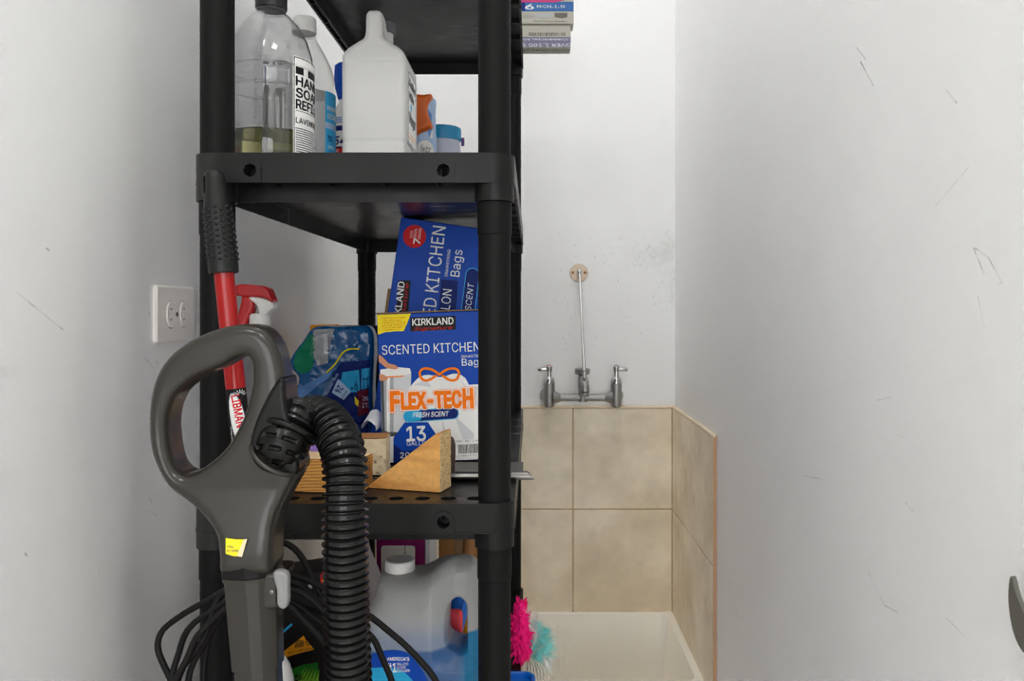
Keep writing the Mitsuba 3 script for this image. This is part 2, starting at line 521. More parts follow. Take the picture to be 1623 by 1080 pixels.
class Print:
    """flat print on a surface: map(u, v, h) -> points; each colour becomes one thin part of the thing"""

    def __init__(s, parent, o=None, u=None, v=None, fmap=None, step=0.00025, fine=None):
        s.parent, s.items, s.step, s.fine = parent, {}, step, fine
        if fmap is None:
            o, u, v = (np.asarray(x, float) for x in (o, u, v))
            n = np.cross(u, v)
            fmap = lambda a, b, h: o + a[:, None] * u + b[:, None] * v + h[:, None] * n
        s.fmap = fmap
        s.clip = None

    def poly(s, name, g, m, layer=1):
        if not hasattr(g, 'geom_type'):
            g = Polygon(g)
        if not g.is_valid:
            g = g.buffer(0)
        if s.clip is not None:
            g = g.intersection(s.clip)
        if g.is_empty:
            return
        e = extrude(g, s.step * 0.8)
        if e is None:
            return
        if s.fine:
            v, f = trimesh.remesh.subdivide_to_size(e.vertices, e.faces, s.fine, max_iter=12)
            e = trimesh.Trimesh(v, f, process=False)
        v = e.vertices
        e.vertices = s.fmap(v[:, 0], v[:, 1], v[:, 2] + s.step * layer)
        s.items.setdefault((name, m), []).append(e)

    def rect(s, name, x0, y0, x1, y1, m, layer=1, r=0):
        g = sbox(x0 + r, y0 + r, x1 - r, y1 - r)
        s.poly(name, g.buffer(r, quad_segs=6) if r else g, m, layer)

    def text(s, txt, x, y, h, m, w=None, bold=False, italic=0.0, deg=0.0, align='l', layer=2, grow=0.0, name='lettering'):
        g = text_poly(txt, bold)
        b = g.bounds
        g = affinity.scale(g, (w / (b[2] - b[0])) if w else h, h, origin=(0, 0))
        if italic:
            g = affinity.affine_transform(g, [1, italic, 0, 1, 0, 0])
        wd = g.bounds[2]
        g = affinity.translate(g, {'l': 0, 'c': -wd / 2, 'r': -wd}[align], 0)
        if grow:
            g = g.buffer(grow, quad_segs=3)
        if deg:
            g = affinity.rotate(g, deg, origin=(0, 0))
        s.n = getattr(s, 'n', 0) + 1
        s.poly(f'{name}#{s.n}' if name == 'lettering' else name, affinity.translate(g, x, y), m, layer)

    def done(s):
        for (name, m), ms in s.items.items():
            add(name.split('#')[0], trimesh.util.concatenate(ms), m, s.parent, smooth=False)


def cyl_map(cx, cy, z0, r, phi0=0.0):
    """print on an upright cylinder: u runs round it to the right, from the side that faces -y"""
    def f(a, b, h):
        t = a / r + phi0
        return np.stack([cx + (r + h) * np.sin(t), cy - (r + h) * np.cos(t), z0 + b], 1)
    return f


def barcode(pr, x0, y0, x1, y1, m='ink_black', seed=1, layer=2):
    rg = np.random.default_rng(seed)
    x = x0
    while x < x1:
        w = rg.choice([1, 1, 2, 3]) * (x1 - x0) / 90
        pr.rect('barcode', x, y0, min(x + w, x1), y1, m, layer)
        x += w + rg.choice([1, 1, 2, 2]) * (x1 - x0) / 90

# ================================================================== the setting
def struct(name, mesh, m, label, parent=None, smooth=False):
    return add(name, mesh, m, parent, smooth=smooth, label=label, kind='structure')


def slab(x0, x1, y0, y1, z0, z1):
    return trimesh.creation.box(bounds=[[x0, y0, z0], [x1, y1, z1]])


struct('floor', slab(-2.2, 2.2, -3.2, YB + .1, -0.1, 0), 'floor_vinyl', 'beige vinyl floor of the closet')
struct('ceiling', slab(-2.2, 2.2, -3.2, YB + .1, ZC, ZC + .1), 'paint_ceiling', 'white ceiling')
struct('wall_left', slab(XL - .1, XL, YF, YB + .1, 0, ZC), 'paint_left', 'white painted left wall with faint scuffs')
struct('wall_right', slab(XR, XR + .1, YF, YB + .1, 0, ZC), 'paint_right', 'white painted right wall with thin dark scratches')
struct('wall_back', slab(XL, XR, YB, YB + .1, 0, ZC), 'paint_back', 'white back wall with specks of mould by the corner')
struct('wall_front', cat_mesh(slab(-2.2, XL - .1, YF, YF + .1, 0, ZC), slab(XR + .1, 2.2, YF, YF + .1, 0, ZC)), 'paint_plain', 'white hall wall on both sides of the closet opening')
struct('wall_hall_left', slab(-2.3, -2.2, -3.2, YF + .1, 0, ZC), 'paint_plain', 'white hall wall on the left')
struct('wall_hall_right', slab(2.2, 2.3, -3.2, YF + .1, 0, ZC), 'paint_plain', 'white hall wall on the right')
struct('wall_hall_rear', slab(-2.3, 2.3, -3.3, -3.2, 0, ZC), 'paint_plain', 'white hall wall opposite the closet')

# lamps (all above the frame): a round closet lamp and two hall panels added for front light
def ceiling_lamp(label, x, y, r, radiance, square=False, ry=None):
    k = thing('ceiling_lamp', label, 'ceiling lamp')
    if square:
        add('housing', cbox(r * 2 + .03, (ry or r) * 2 + .03, .03, .004, (x, y, ZC - .016)), 'white_plastic', k)
        d = slab(x - r, x + r, y - (ry or r), y + (ry or r), ZC - .0345, ZC - .0325)
    else:
        add('housing', moved(lathe([(r + .015, ZC - .032), (r + .018, ZC - .02), (r + .018, ZC - .0005)]), t=(x, y, 0)), 'white_plastic', k)
        d = moved(lathe([(r * .6, ZC - .045), (r * .9, ZC - .042), (r, ZC - .0335)]), t=(x, y, 0))
    add('diffuser', d, 'outlet_white', k, emitter={'type': 'area', 'radiance': rgb(radiance)})


ceiling_lamp('long ceiling panel lamp of the closet', 0.03, 1.10, .15, [CLOSET_LAMP * c for c in (1.0, .99, .985)], True, .6)
ceiling_lamp('square panel lamp added to the hall ceiling for front light', -0.75, -1.0, .30, [ADDED_LAMP * c for c in (1.0, .99, .98)], True)
ceiling_lamp('square panel lamp added to the hall ceiling for front light', 0.75, -1.0, .30, [ADDED_LAMP * c for c in (1.0, .99, .98)], True)
labels['ceiling_lamp_001']['label'] = 'square panel lamp added on the left of the hall for front light'
labels['ceiling_lamp_002']['label'] = 'square panel lamp added on the right of the hall for front light'

# glowing window added unseen behind the camera to brighten the low walls
def build_added_window():
    x0, x1, z0, z1, yw = -1.5, 1.5, .55, 2.25, -3.2
    k = tag('added_window_1', 'wide glowing window added opposite the closet as fill light', None, None, 'structure')
    fr = [slab(x0 - .06, x1 + .06, yw + .0, yw + .05, z - .03, z + .03) for z in (z0, z1)] + [slab(x - .03, x + .03, yw + .0, yw + .05, z0, z1) for x in (x0, 0, x1)]
    add('frame', cat_mesh(*fr), 'paint_plain', k, smooth=False)
    for a, b in ((x0 + .03, -.03), (.03, x1 - .03)):
        add('pane', slab(a, b, yw + .012, yw + .018, z0 + .03, z1 - .03), 'outlet_white', k, smooth=False, emitter={'type': 'area', 'radiance': rgb([ADDED_WINDOW * c for c in (.97, 1.0, 1.04)])})


build_added_window()

# tiled splashback
YT, XT = YB - .0098, XR - .0098          # faces of the tiles
Z_TOP, Z_MID, Z_LOW = 0.882, 0.576, 0.268
rows = [(Z_MID + .0018, Z_TOP), (Z_LOW - .02, Z_MID - .0018)]
cols = [(.1224 + .0016, XT - .0012), (-.179, .1224 - .0016), (-.4806, -.179 - .0032), (XL + .001, -.4806 - .0032)]
struct('grout', slab(XL + .001, XR - .0095, YT + .003, YB - .0002, Z_LOW - .06, Z_TOP - .002), 'grout', 'tan grout bed between the tiles', 'wall_back')
for (z0, z1) in rows:
    for (x0, x1) in cols:
        add('tile', cbox(x1 - x0, .0075, z1 - z0, .0014, ((x0 + x1) / 2, YT + .00375, (z0 + z1) / 2)), 'tile_glaze', 'wall_back', smooth=False)
Y1, Y2 = 1.8553, 2.1567
struct('grout', slab(XT + .003, XR - .0002, Y1 + .004, YB - .0025, Z_LOW - .06, Z_TOP - .002), 'grout', 'tan grout bed between the tiles', 'wall_right')
for (z0, z1) in rows:
    for (y0, y1) in ((Y1 + .002, Y2 - .0002), (Y2 + .0002, YT - .0005)):
        add('tile', cbox(.0075, y1 - y0, z1 - z0, .0010, (XT + .00375, (y0 + y1) / 2, (z0 + z1) / 2)), 'tile_glaze', 'wall_right', smooth=False)
struct('trim_1', cat_mesh(tube(spline([(XL + .002, YT + .003, Z_TOP + .003), (-.2, YT + .0035, Z_TOP + .0024), (.1, YT + .003, Z_TOP + .004), (.3, YT + .003, Z_TOP + .0032), (XR - .002, YT + .003, Z_TOP + .0035)], 24), .0052, 8)),
       'tile_bead', 'uneven pale bead along the top of the back tiles', smooth=True)
struct('trim_2', cat_mesh(tube(spline([(XT + .004, YT, Z_TOP + .003), (XT + .0045, 2.15, Z_TOP + .0026), (XT + .004, 2.0, Z_TOP + .0035), (XT + .004, Y1, Z_TOP + .001)], 20), .0056, 8)),
       'tile_bead', 'uneven pale bead along the top of the right tiles', smooth=True)
struct('trim_3', slab(XT + .0006, XR - .0001, Y1, Y1 + .002, Z_LOW - .1, Z_TOP - .001), 'tile_side', 'bare tan edge of the right tiles')

# ================================================================== mop sink
def build_sink():
    k = thing('mop_sink', 'cream white mop sink basin under the beige tiles', 'mop sink')
    x0, x1, y0, y1, zt, d = XL + .002, XT - .0004, 1.926, YT - .0006, .266, .20
    o = m3.CrossSection([[(x0, y0), (x1, y0), (x1, y1), (x0, y1)]])
    outer = m3.Manifold.extrude(o, zt).translate([0, 0, 0])
    w = .019
    pts = []
    for (a, b, z, rr) in ((x0 + w, x1 - w, zt + .001, .03), (x0 + w + .016, x1 - w - .016, zt - d, .04)):
        g = sbox(a + rr, (y0 + w if z > .2 else y0 + w + .016) + rr, b - rr, (y1 - w if z > .2 else y1 - w - .016) - rr).buffer(rr, quad_segs=8)
        pts.append(np.array([(x, y, z) for x, y in g.exterior.coords]))
    inner = man(trimesh.convex.convex_hull(np.vstack(pts)))
    add('basin', tm(outer - inner), 'sink_enamel', k, smooth=25)
    rim = []
    for (a, b) in (((x0, y0 + w / 2), (x1, y0 + w / 2)), ((x0, y1 - w / 2), (x1, y1 - w / 2)), ((x1 - w / 2, y0), (x1 - w / 2, y1)), ((x0 + w / 2, y0), (x0 + w / 2, y1))):
        a, b = np.array([*a, zt - .002]), np.array([*b, zt - .002])
        q = (b - a) / np.linalg.norm(b - a)
        th = np.linspace(0, 2 * math.pi, 17)[:-1]
        sec = np.stack([np.cos(th) * (w / 2 - .0005), np.sin(th) * .0045], 1)
        rim.append(tube([a + q * .001, b - q * .001], 1.0, section=sec, up=np.cross(q, [0, 0, 1])))
    add('rim', cat_mesh(*rim), 'sink_enamel', k, smooth=40)
    add('drain', moved(lathe([(.04, .0), (.042, .002), (.03, .003), (.028, .001)]), t=((x0 + x1) / 2, (y0 + y1) / 2, zt - d)), 'steel', k)


build_sink()

# ================================================================== faucet
def build_faucet():
    k = thing('service_faucet', 'chrome wall faucet with two lever handles and a brace rod above the tiles', 'faucet')
    yf = YB - .062
    zb = EYE - (630.5 - PY) / FPX * yf
    xl, xr = (870.3 - PX) * yf / FPX, (976.7 - PX) * yf / FPX
    xm = (xl + xr) / 2
    body = [cyl((xl, yf, zb), (xr, yf, zb), .0112, 24)]
    for x, s in ((xl, 1), (xr, -1)):
        body.append(moved(lathe([(.008, -.030), (.013, -.028), (.0155, -.022), (.016, -.01), (.0165, .02), (.0165, .040), (.0158, .043)], 28), t=(x, yf, zb)))
        body.append(cyl((x + s * .012, yf, zb), (x + s * .034, yf, zb), .020, 24, .0115))
    body.append(moved(lathe([(.013, -.012), (.0135, .0), (.0125, .03), (.012, .05)], 24), t=(xm, yf, zb)))
    add('body', cat_mesh(*body), 'brushed_chrome', k, smooth=40)
    for x, s in ((xl, -1), (xr, 1)):
        add('wall_flange', tube([(x - s * .004, yf, zb), (x + s * .006, yf + .03, zb), (x + s * .006, YB - .0005, zb)], [.014, .0165, .022], 24), 'brushed_chrome', k)
        add('valve_cap', moved(lathe([(.0168, .043), (.0168, .048), (.0145, .056), (.009, .061), (.0075, .064), (.0068, .078)], 28), t=(x, yf, zb)), 'chrome', k, smooth=50)
        h = cat_mesh(moved(lathe([(.0078, .077), (.0092, .079), (.0092, .092), (.007, .0945)], 20), t=(x, yf, zb)),
                     tube([(x, yf, zb + .085), (x + s * .016, yf, zb + .084), (x + s * .030, yf, zb + .083), (x + s * .034, yf, zb + .083)], [.0056, .0052, .0062, .003], 12))
        hk = add('lever_handle', h, 'chrome', k, smooth=40)
        add('index_button', moved(lathe([(.0058, .0942), (.0058, .0952), (.004, .0958)], 16), t=(x, yf, zb)), 'ink_red' if s < 0 else 'ink_deep_blue', hk, label='red index button' if s < 0 else 'blue index button')
    # vacuum breaker on top of the middle, spout in front of it
    zs = zb + .05
    add('vacuum_breaker', moved(lathe([(.0125, .028), (.0135, .034), (.0135, .052), (.0120, .056), (.0120, .066), (.0215, .070), (.0225, .074), (.0225, .084), (.0205, .0865), (.017, .0865), (.016, .083), (.006, .082)], 8), t=(xm - .001, yf + .004, zb)), 'brushed_chrome', k, smooth=25)
    y2 = yf - .15
    tip = P(927, 617, y2)
    sp = spline([(xm, yf - .004, zs - .012), (xm + .001, yf - .05, zs + .006), (tip[0], yf - .11, zs + .012), (tip[0], y2 + .006, zs + .002), (tip[0], y2, tip[2] - .008)], 26)
    add('spout', tube(sp, np.interp(np.arange(26), [0, 12, 22, 25], [.0125, .011, .0118, .0125]), 20), 'brushed_chrome', k, smooth=60)
    add('hose_thread', moved(lathe([(.0112, -.012), (.0132, -.010), (.0112, -.008), (.0132, -.006), (.0112, -.004), (.0128, 0)], 20), t=sp[-1]), 'brushed_chrome', k)
    top, bot = P(918.5, 430, YB - .03), P(926, 588, y2 + .004)
    add('brace_rod', cat_mesh(tube([top, top + (bot - top) * .8, bot], [.0034, .0034, .0034], 14), cyl(top + (bot - top) * .79, bot, .0045, 14), cyl(bot, bot - np.array([0, 0, .018]), .0052, 14),
                              moved(trimesh.creation.icosphere(2, .0062), t=bot - np.array([0, 0, .018]))), 'chrome', k, smooth=40)
    fl = P(917.5, 433, YB)
    f = thing  # noqa
    pl = add('wall_plate', moved(lathe([(.0275, 0), (.0275, .0022), (.0262, .0032), (.004, .0036)], 40), rot([1, 0, 0], 90), (fl[0], YB - .0002, fl[2])), 'plate_metal', k)
    for dx in (-.0185, .0185):
        add('screw', moved(lathe([(.0042, 0), (.0042, .0012), (.002, .002)], 14), rot([1, 0, 0], 90), (fl[0] + dx, YB - .0036, fl[2] + .001)), 'block_brown', pl)
    add('rod_clevis', cat_mesh(cyl((fl[0], YB - .003, fl[2]), (fl[0], YB - .03, fl[2] + .001), .0075, 18), moved(trimesh.creation.icosphere(2, .0085), t=(fl[0] + .0005, YB - .03, fl[2] + .002))), 'chrome', k, smooth=40)


build_faucet()

# ================================================================== outlet on the left wall (plate mounted sideways)
def build_outlet():
    k = thing('wall_outlet', 'white double power outlet plate mounted sideways on the left wall', 'outlet')
    y0, y1, zc, hh = 1.0826, 1.206, EYE - .0058, .0408
    ym = (y0 + y1) / 2
    g = np.array([(y0, zc - hh), (y1, zc - hh), (y1, zc + hh), (y0, zc + hh)])
    base = cbox(.0062, y1 - y0, 2 * hh, .0028, (XL + .0031, ym, zc))
    holes = [m3.Manifold.cylinder(.02, .0203, .0203, 40).scale([1.0, .66, 1]).rotate([0, 90, 0]).translate([XL - .002, ym + s * .0208, zc]) for s in (-1, 1)]
    pl = man(base)
    for h_ in holes:
        pl = pl - h_
    add('cover_plate', tm(pl), 'outlet_white', k, smooth=25)
    for s in (-1, 1):
        f = m3.Manifold.cylinder(.0076, .0188, .0188, 40).scale([1, .65, 1]).rotate([0, 90, 0]).translate([XL + .0001, ym + s * .0208, zc])
        cuts = [m3.Manifold.cube([.01, .0080, .0024], True).translate([XL + .007, ym + s * .0208 + .001, zc + q * .0075]) for q in (-1, 1)]
        cuts.append(m3.Manifold.cylinder(.01, .0024, .0024, 16).rotate([0, 90, 0]).translate([XL + .003, ym + s * .0208 - .0065, zc]))
        r = add('receptacle', tm(f - cuts[0] - cuts[1] - cuts[2]), 'outlet_white', k, smooth=25)
        add('slot', cat_mesh(*[slab(XL + .0025, XL + .0050, ym + s * .0208 - .0028, ym + s * .0208 + .0048, zc + q * .0075 - .0011, zc + q * .0075 + .0011) for q in (-1, 1)]), 'hole_dark', r)  # black pieces set in the slots for the shade inside them
    add('gap_shade', slab(XL + .0003, XL + .0012, y0 + .01, y1 - .01, zc - .03, zc + .03), 'hole_dark', k)  # black sheet behind the cover, stands in for shade in the gaps
    add('screw', moved(lathe([(.0032, 0), (.0032, .0006), (.002, .0012)], 16), rot([0, 1, 0], 90), (XL + .0062, ym, zc)), 'steel', k)


build_outlet()

# dark grey curved plate on the right wall, near the camera
def build_curved_plate():
    k = thing('curved_plate', 'dark grey curved plate on the right wall', 'hook')
    y = (XR - .0165) * FPX / (1606 - PX)
    a = np.array([(0, .0335), (.006, .024), (.018, .010), (.034, -.004), (.040, -.02), (.030, -.026), (.016, -.024), (.004, -.014), (-.003, .004), (-.004, .02)])
    o = spline(a, 80, True)
    c = (EYE - (975 - PY) / FPX * y)
    yc = y
    pol = Polygon([(-p[0], p[1]) for p in o])
    m = extrude(pol, .004)
    v = m.vertices.copy()
    m.vertices = np.stack([XR - .0145 - v[:, 2] + 0 * v[:, 0], yc + .0 + v[:, 0] * .9, c + v[:, 1]], 1)
    m.invert()
    add('blade', m, 'plate_grey', k, smooth=30)
    add('stud', cyl((XR - .0002, yc - .018, c - .008), (XR - .0145, yc - .018, c - .008), .006, 18), 'plate_grey', k)


build_curved_plate()

# ================================================================== shelving unit
Y0, Y3 = 0.97, 1.92                   # front and rear face of the shelves
SX0, SX1 = P(298.5, 0, Y0)[0], P(815, 0, Y0)[0]
TIERS = [EYE - .2388 - 2 * .4322, EYE - .2388 - .4322, EYE - .2388, EYE + .1934, EYE + .6175]     # deck heights
POST = [(SX0 + .0255, Y0 + .0255), (SX1 - .0255, Y0 + .0255), (SX0 + .0255, Y3 - .0255), (SX1 - .0255, Y3 - .0255)]


def build_shelves():
    k = thing('shelving_unit', 'black plastic shelving unit with five tiers and round posts', 'shelf')
    w, l = SX1 - SX0, Y3 - Y0

    def rr(inset, r):
        g = sbox(inset + r, inset + r, w - inset - r, l - inset - r).buffer(r, quad_segs=10)
        return cs(g)

    def ring(i0, r0, i1, r1, z0, z1):
        return m3.Manifold.extrude(rr(i0, r0) - rr(i1, r1), z1 - z0).translate([0, 0, z0])

    def zc(r, z0, z1, x, y, n=48):
        return m3.Manifold.cylinder(z1 - z0, r, r, n).translate([x, y, z0])
    s = m3.Manifold.extrude(rr(.002, .027), .030).translate([0, 0, -.030])
    s = s + ring(0, .028, .0035, .025, -.0365, .0007)
    s = s + m3.Manifold.extrude(cs(sbox(.026, .040, w - .026, l - .040)) - cs(sbox(.0295, .0435, w - .0295, l - .0435)), .026).translate([0, 0, -.055])
    s = s + ring(-.0008, .0288, .0035, .025, -.0365, -.0345)
    # chamfered foot of the lip and ribs between the lip and the inner skirt
    for i in range(1, 5):
        x = .03 + (w - .06) * i / 5
        s = s + m3.Manifold.cube([.003, .041, .010]).translate([x, .001, -.0362]) + m3.Manifold.cube([.003, .041, .010]).translate([x, l - .042, -.0362])
    for i in range(1, 9):
        y = .03 + (l - .06) * i / 9
        s = s + m3.Manifold.cube([.027, .003, .010]).translate([.001, y, -.0362]) + m3.Manifold.cube([.027, .003, .010]).translate([w - .028, y, -.0362])
    for (x, y) in ((.0255, .0255), (w - .0255, .0255), (.0255, l - .0255), (w - .0255, l - .0255)):
        s = s + zc(.0248, -.0575, -.001, x, y)
    # bosses with bolt holes in the front and rear lips
    hx = [(397 - PX) * Y0 / FPX - SX0, (703 - PX) * Y0 / FPX - SX0]
    for x in hx:
        for yy, sg in ((0, -1), (l, 1)):
            g = sbox(x - .0135, -.0365, x + .0135, -.022).union(Point(x, -.022).buffer(.0135, quad_segs=10))
            b = m3.Manifold.extrude(cs(g), .005).rotate([90, 0, 0]).translate([0, .0028 if sg < 0 else l + .0022, 0])
            h = m3.Manifold.cylinder(.03, .0083, .0083, 8).rotate([90, 0, 0]).translate([x, .0235 if sg < 0 else l + .005, -.0215])
            s = s + b
            s = s - h
    # holes through the deck: a front and rear row, and a field of slots in between
    yy = .028
    for i in range(11):
        x = .052 + i * .0331
        if .045 < x < w - .045:
            s = s - zc(.0098, -.05, .01, x, yy + .002, 20) - zc(.0098, -.05, .01, x, l - yy - .002, 20)
    shelf = add('shelf', tm(s), 'shelf_plastic', k, smooth=25, label='black shelf deck with rounded lip and bolt holes')
    base = scene[shelf]
    for i, z in enumerate(TIERS):
        if i == 0:
            base['to_world'] = T().translate([SX0, Y0, z])
        else:
            reuse('shelf', shelf, T().translate([SX0, Y0, z]), k, label='black shelf deck with rounded lip and bolt holes')
    first = {}
    for i in range(5):
        for (x, y) in POST:
            if i == 0:
                h = TIERS[0] - .0585
                prof = [(.019, 0), (.0215, .004), (.0205, h)]
            else:
                h = TIERS[i] - TIERS[i - 1] - .0588
                prof = [(.0205, 0), (.0205, h - .041), (.0216, h - .0395), (.0216, h)]
            at = T().translate([x, y, .0003 if i == 0 else TIERS[i - 1] + .0006])
            if i < 4 and i in first:
                reuse('post', first[i], at, k)
            elif 1 < i and i - 1 in first and abs((TIERS[i] - TIERS[i - 1]) - (TIERS[i - 1] - TIERS[i - 2])) < 1e-6:
                first[i] = reuse('post', first[i - 1], at, k)
            else:
                kk = add('post', lathe(prof, 48), 'post_plastic', k, smooth=30)
                scene[kk]['to_world'] = at
                first[i] = kk
    return k


SHELF = build_shelves()
DU = TIERS[3] + .0010

# ================================================================== upright vacuum cleaner
VY = 0.80


def outline(px, y, n=240):
    """closed smooth outline, in metres in the plane at depth y, from measured points"""
    a = np.array(px, float)
    return spline(np.stack([(a[:, 0] - PX) * y / FPX, EYE - (a[:, 1] - PY) * y / FPX], 1), n, True)


def build_vacuum():
    k = thing('upright_vacuum', 'grey and black upright vacuum cleaner with loop handle and hose before the shelves', 'vacuum cleaner')
    outer = outline([(392, 514), (370, 516.5), (338, 526), (305, 542), (274, 567), (254, 601), (246, 635), (244, 671), (249, 716), (259, 742), (276, 769), (302, 788), (326, 807), (344, 826), (355, 845),
                     (358, 860), (360, 880), (361, 896), (400, 899), (439, 896), (441, 876), (442, 850), (444, 823), (449, 806), (459, 784), (468, 767), (477, 751), (479, 742), (474, 722), (466, 690), (459, 650), (456, 615),
                     (455, 598), (453, 582), (449, 563), (441, 542), (430, 527), (415, 517)], VY, 300)
    inner = outline([(397, 565), (384, 566), (369, 574), (349, 585), (326, 594), (306, 606), (288, 622), (277, 645), (273, 671), (275, 700), (280, 725), (289, 742), (303, 749), (320, 744), (340, 731), (360, 713), (374, 694), (386, 672),
                     (394, 654), (399, 635), (405, 608), (406, 586), (403, 570)], VY, 200)
    zt = lambda y: EYE - (y - PY) / FPX * VY
    r0 = .0115

    def f(p):
        q = p[:, [0, 2]]
        d2 = np.maximum(poly_sdf(outer, q), -poly_sdf(inner, q))
        t = np.clip((zt(770) - p[:, 2]) / (zt(770) - zt(870)), 0, 1)
        h = .0235 + .0035 * t * t * (3 - 2 * t)
        return rounded(d2, np.abs(p[:, 1] - VY - .006 * (1 - t)) - h, r0)
    m = nets(f, (outer[:, 0].min() - .004, VY - .034, outer[:, 1].min() - .004), (outer[:, 0].max() + .004, VY + .036, outer[:, 1].max() + .004), .0023)
    add('handle', m, 'vacuum_grey', k, smooth=True)
    # black swivel housing set into the right stem
    hous = outline([(456, 596), (443, 608), (429, 632), (416, 660), (407, 690), (406, 715), (417, 735), (440, 747), (470, 750), (480, 744), (477, 715), (470, 675), (461, 630)], VY, 90)

    def fh(p):
        q = p[:, [0, 2]]
        return rounded(poly_sdf(hous, q), np.abs(p[:, 1] - VY - .004) - .0232, .004)
    add('swivel_housing', nets(fh, (hous[:, 0].min() - .004, VY - .026, hous[:, 1].min() - .004), (hous[:, 0].max() + .004, VY + .032, hous[:, 1].max() + .004), .0023), 'vacuum_black', k, smooth=True)
    # elbow: a grooved ball that carries the hose, its collar turned away from the camera
    ec, er = P(447, 706, VY - .0045), .0262
    tilt = np.array([.30, .44, .85]); tilt /= np.linalg.norm(tilt)
    bx = np.cross(tilt, [0, 1, 0]); bx /= np.linalg.norm(bx)
    by = np.cross(tilt, bx)

    def fe(p):
        d = p - ec
        a_, b_, c_ = d @ tilt, d @ bx, d @ by
        ball = np.linalg.norm(d, axis=1) - er
        tub = np.maximum(np.sqrt(b_ * b_ + c_ * c_) - .0252, np.maximum(-a_, a_ - .016))
        body = smin(ball, tub, .006)
        body = np.maximum(body, a_ - .0155)
        ang = np.arctan2(b_, c_)
        row = a_ / .0115 + .35 + .25 * np.sin(ang)
        lane = np.mod(ang / .80 + .5 * np.floor(row), 1.0)
        r_ = np.mod(row, 1.0)
        g = np.maximum(np.abs(r_ - .5) - .17, np.abs(lane - .5) - .33)
        return body + .0030 * np.clip(.5 - g * 12, 0, 1) * (a_ < .012)
    add('hose_elbow', nets(fe, ec - .036, ec + .040, .00125), 'vacuum_black', k, smooth=35)
    th = np.linspace(0, 2 * math.pi, 61)
    e1 = ec + tilt * .0150
    add('elbow_ring', tube(e1 + .0272 * (np.cos(th)[:, None] * bx + np.sin(th)[:, None] * by), .0031, 10), 'vacuum_black', k, smooth=True)
    sx_ = np.array([.55, -.25, .80]); sx_ /= np.linalg.norm(sx_)
    bx = np.cross(sx_, [0, 1, 0]); bx /= np.linalg.norm(bx)
    by = np.cross(sx_, bx)
    sock = P(441, 722, VY - .004)
    add('socket_ring', tube(sock + .0285 * (np.cos(th)[:, None] * bx + np.sin(th)[:, None] * by), .0024, 10), 'vacuum_grey', k, smooth=True)
    # wand with flattened faces
    top, bot = P(400, 893, VY), P(409, 1052, VY)
    d = (bot - top) / np.linalg.norm(bot - top)
    low = top + d * (top[2] - .56) / -d[2]
    sec = np.array(Polygon([(-.0255, -.012), (-.021, -.022), (.0015, -.025), (.0125, -.021), (.0255, -.009), (.0265, .010), (.019, .021), (-.016, .021), (-.025, .013)]).buffer(-.003).buffer(.003, quad_segs=4).exterior.coords)[:-1]

    def wand(a, b, s0, s1, n=2):
        pts = [a + (b - a) * t for t in np.linspace(0, 1, n)]
        V = np.vstack([np.c_[p[0] + sec[:, 0] * s, p[1] + sec[:, 1] * s, np.full(len(sec), p[2])] for p, s in zip(pts, np.linspace(s0, s1, n))])
        q = len(sec)
        F = []
        for i in range(n - 1):
            for j in range(q):
                jj = (j + 1) % q
                F += [[i * q + j, (i + 1) * q + j, (i + 1) * q + jj], [i * q + j, (i + 1) * q + jj, i * q + jj]]
        V = np.vstack([V, pts[0], pts[-1]])
        F += [[n * q, j, (j + 1) % q] for j in range(q)] + [[n * q + 1, (n - 1) * q + (j + 1) % q, (n - 1) * q + j] for j in range(q)]
        m = trimesh.Trimesh(V, F, process=False)
        m.fix_normals()
        return m
    add('joint_band', wand(top - d * .003, top + d * .0085, 1.05, 1.05), 'vacuum_black', k, smooth=20)
    add('wand', wand(top + d * .009, bot, 1.0, .90, 4), 'vacuum_grey', k, smooth=20)
    add('lower_wand', wand(bot + d * .0005, low, .82, .82, 2), 'vacuum_grey', k, smooth=20)
    add('joint_lip', wand(top + d * .009, top + d * .0125, 1.06, 1.04), 'vacuum_grey', k, smooth=20)
    # release latch
    b0 = P(439, 932, VY - .004)
    lt = add('latch_housing', rbox(.021, .026, .041, .0075, b0 + np.array([-.004, 0, .001])), 'vacuum_grey', k, smooth=30)
    g = np.array([(436, 905), (447, 903), (457, 908), (459, 930), (459, 952), (452, 964), (443, 960), (440, 935)], float)
    bt = outline(g, VY - .018, 60)
    add('latch_button', nets(lambda p: rounded(poly_sdf(bt, p[:, [0, 2]]), np.abs(p[:, 1] - VY + .018) - .0055, .0035) + .0012 * np.exp(-(((p[:, 0] - bt[:, 0].mean() - .0004) / .004) ** 2 + ((p[:, 2] - bt[:, 1].mean() - .004) / .009) ** 2)) * (p[:, 1] < VY - .018),
                              (bt[:, 0].min() - .002, VY - .026, bt[:, 1].min() - .002), (bt[:, 0].max() + .002, VY - .010, bt[:, 1].max() + .002), .0011), 'button_grey', k, smooth=True, label='light grey latch button')
    sp_ = P(430.5, 938.5, VY - .0175)
    add('screw', moved(lathe([(.0022, 0), (.0022, .0008), (.001, .0012)], 14), rot([1, 0, 0], 90), sp_), 'steel', lt)
    # yellow sticker, its right end peeled back
    pr = Print(k, [0, VY - .0270, 0], [1, 0, 0], [0, 0, 1])
    fx = lambda x: (x - PX) * (VY - .027) / FPX
    fz = lambda y: EYE - (y - PY) * (VY - .027) / FPX
    q = lambda pts: Polygon([(fx(x), fz(y)) for x, y in pts])
    pr.poly('sticker', q([(358, 853), (375, 855), (391, 855), (383, 882), (370, 882), (358, 878)]), 'sticker_yellow')
    pr.poly('sticker_back', q([(387, 855), (392.5, 854), (384, 883), (376, 882), (378, 876)]), 'sticker_backing', 2)
    pr.text('Fits', fx(361), fz(869), .0026, 'ink_dark_grey')
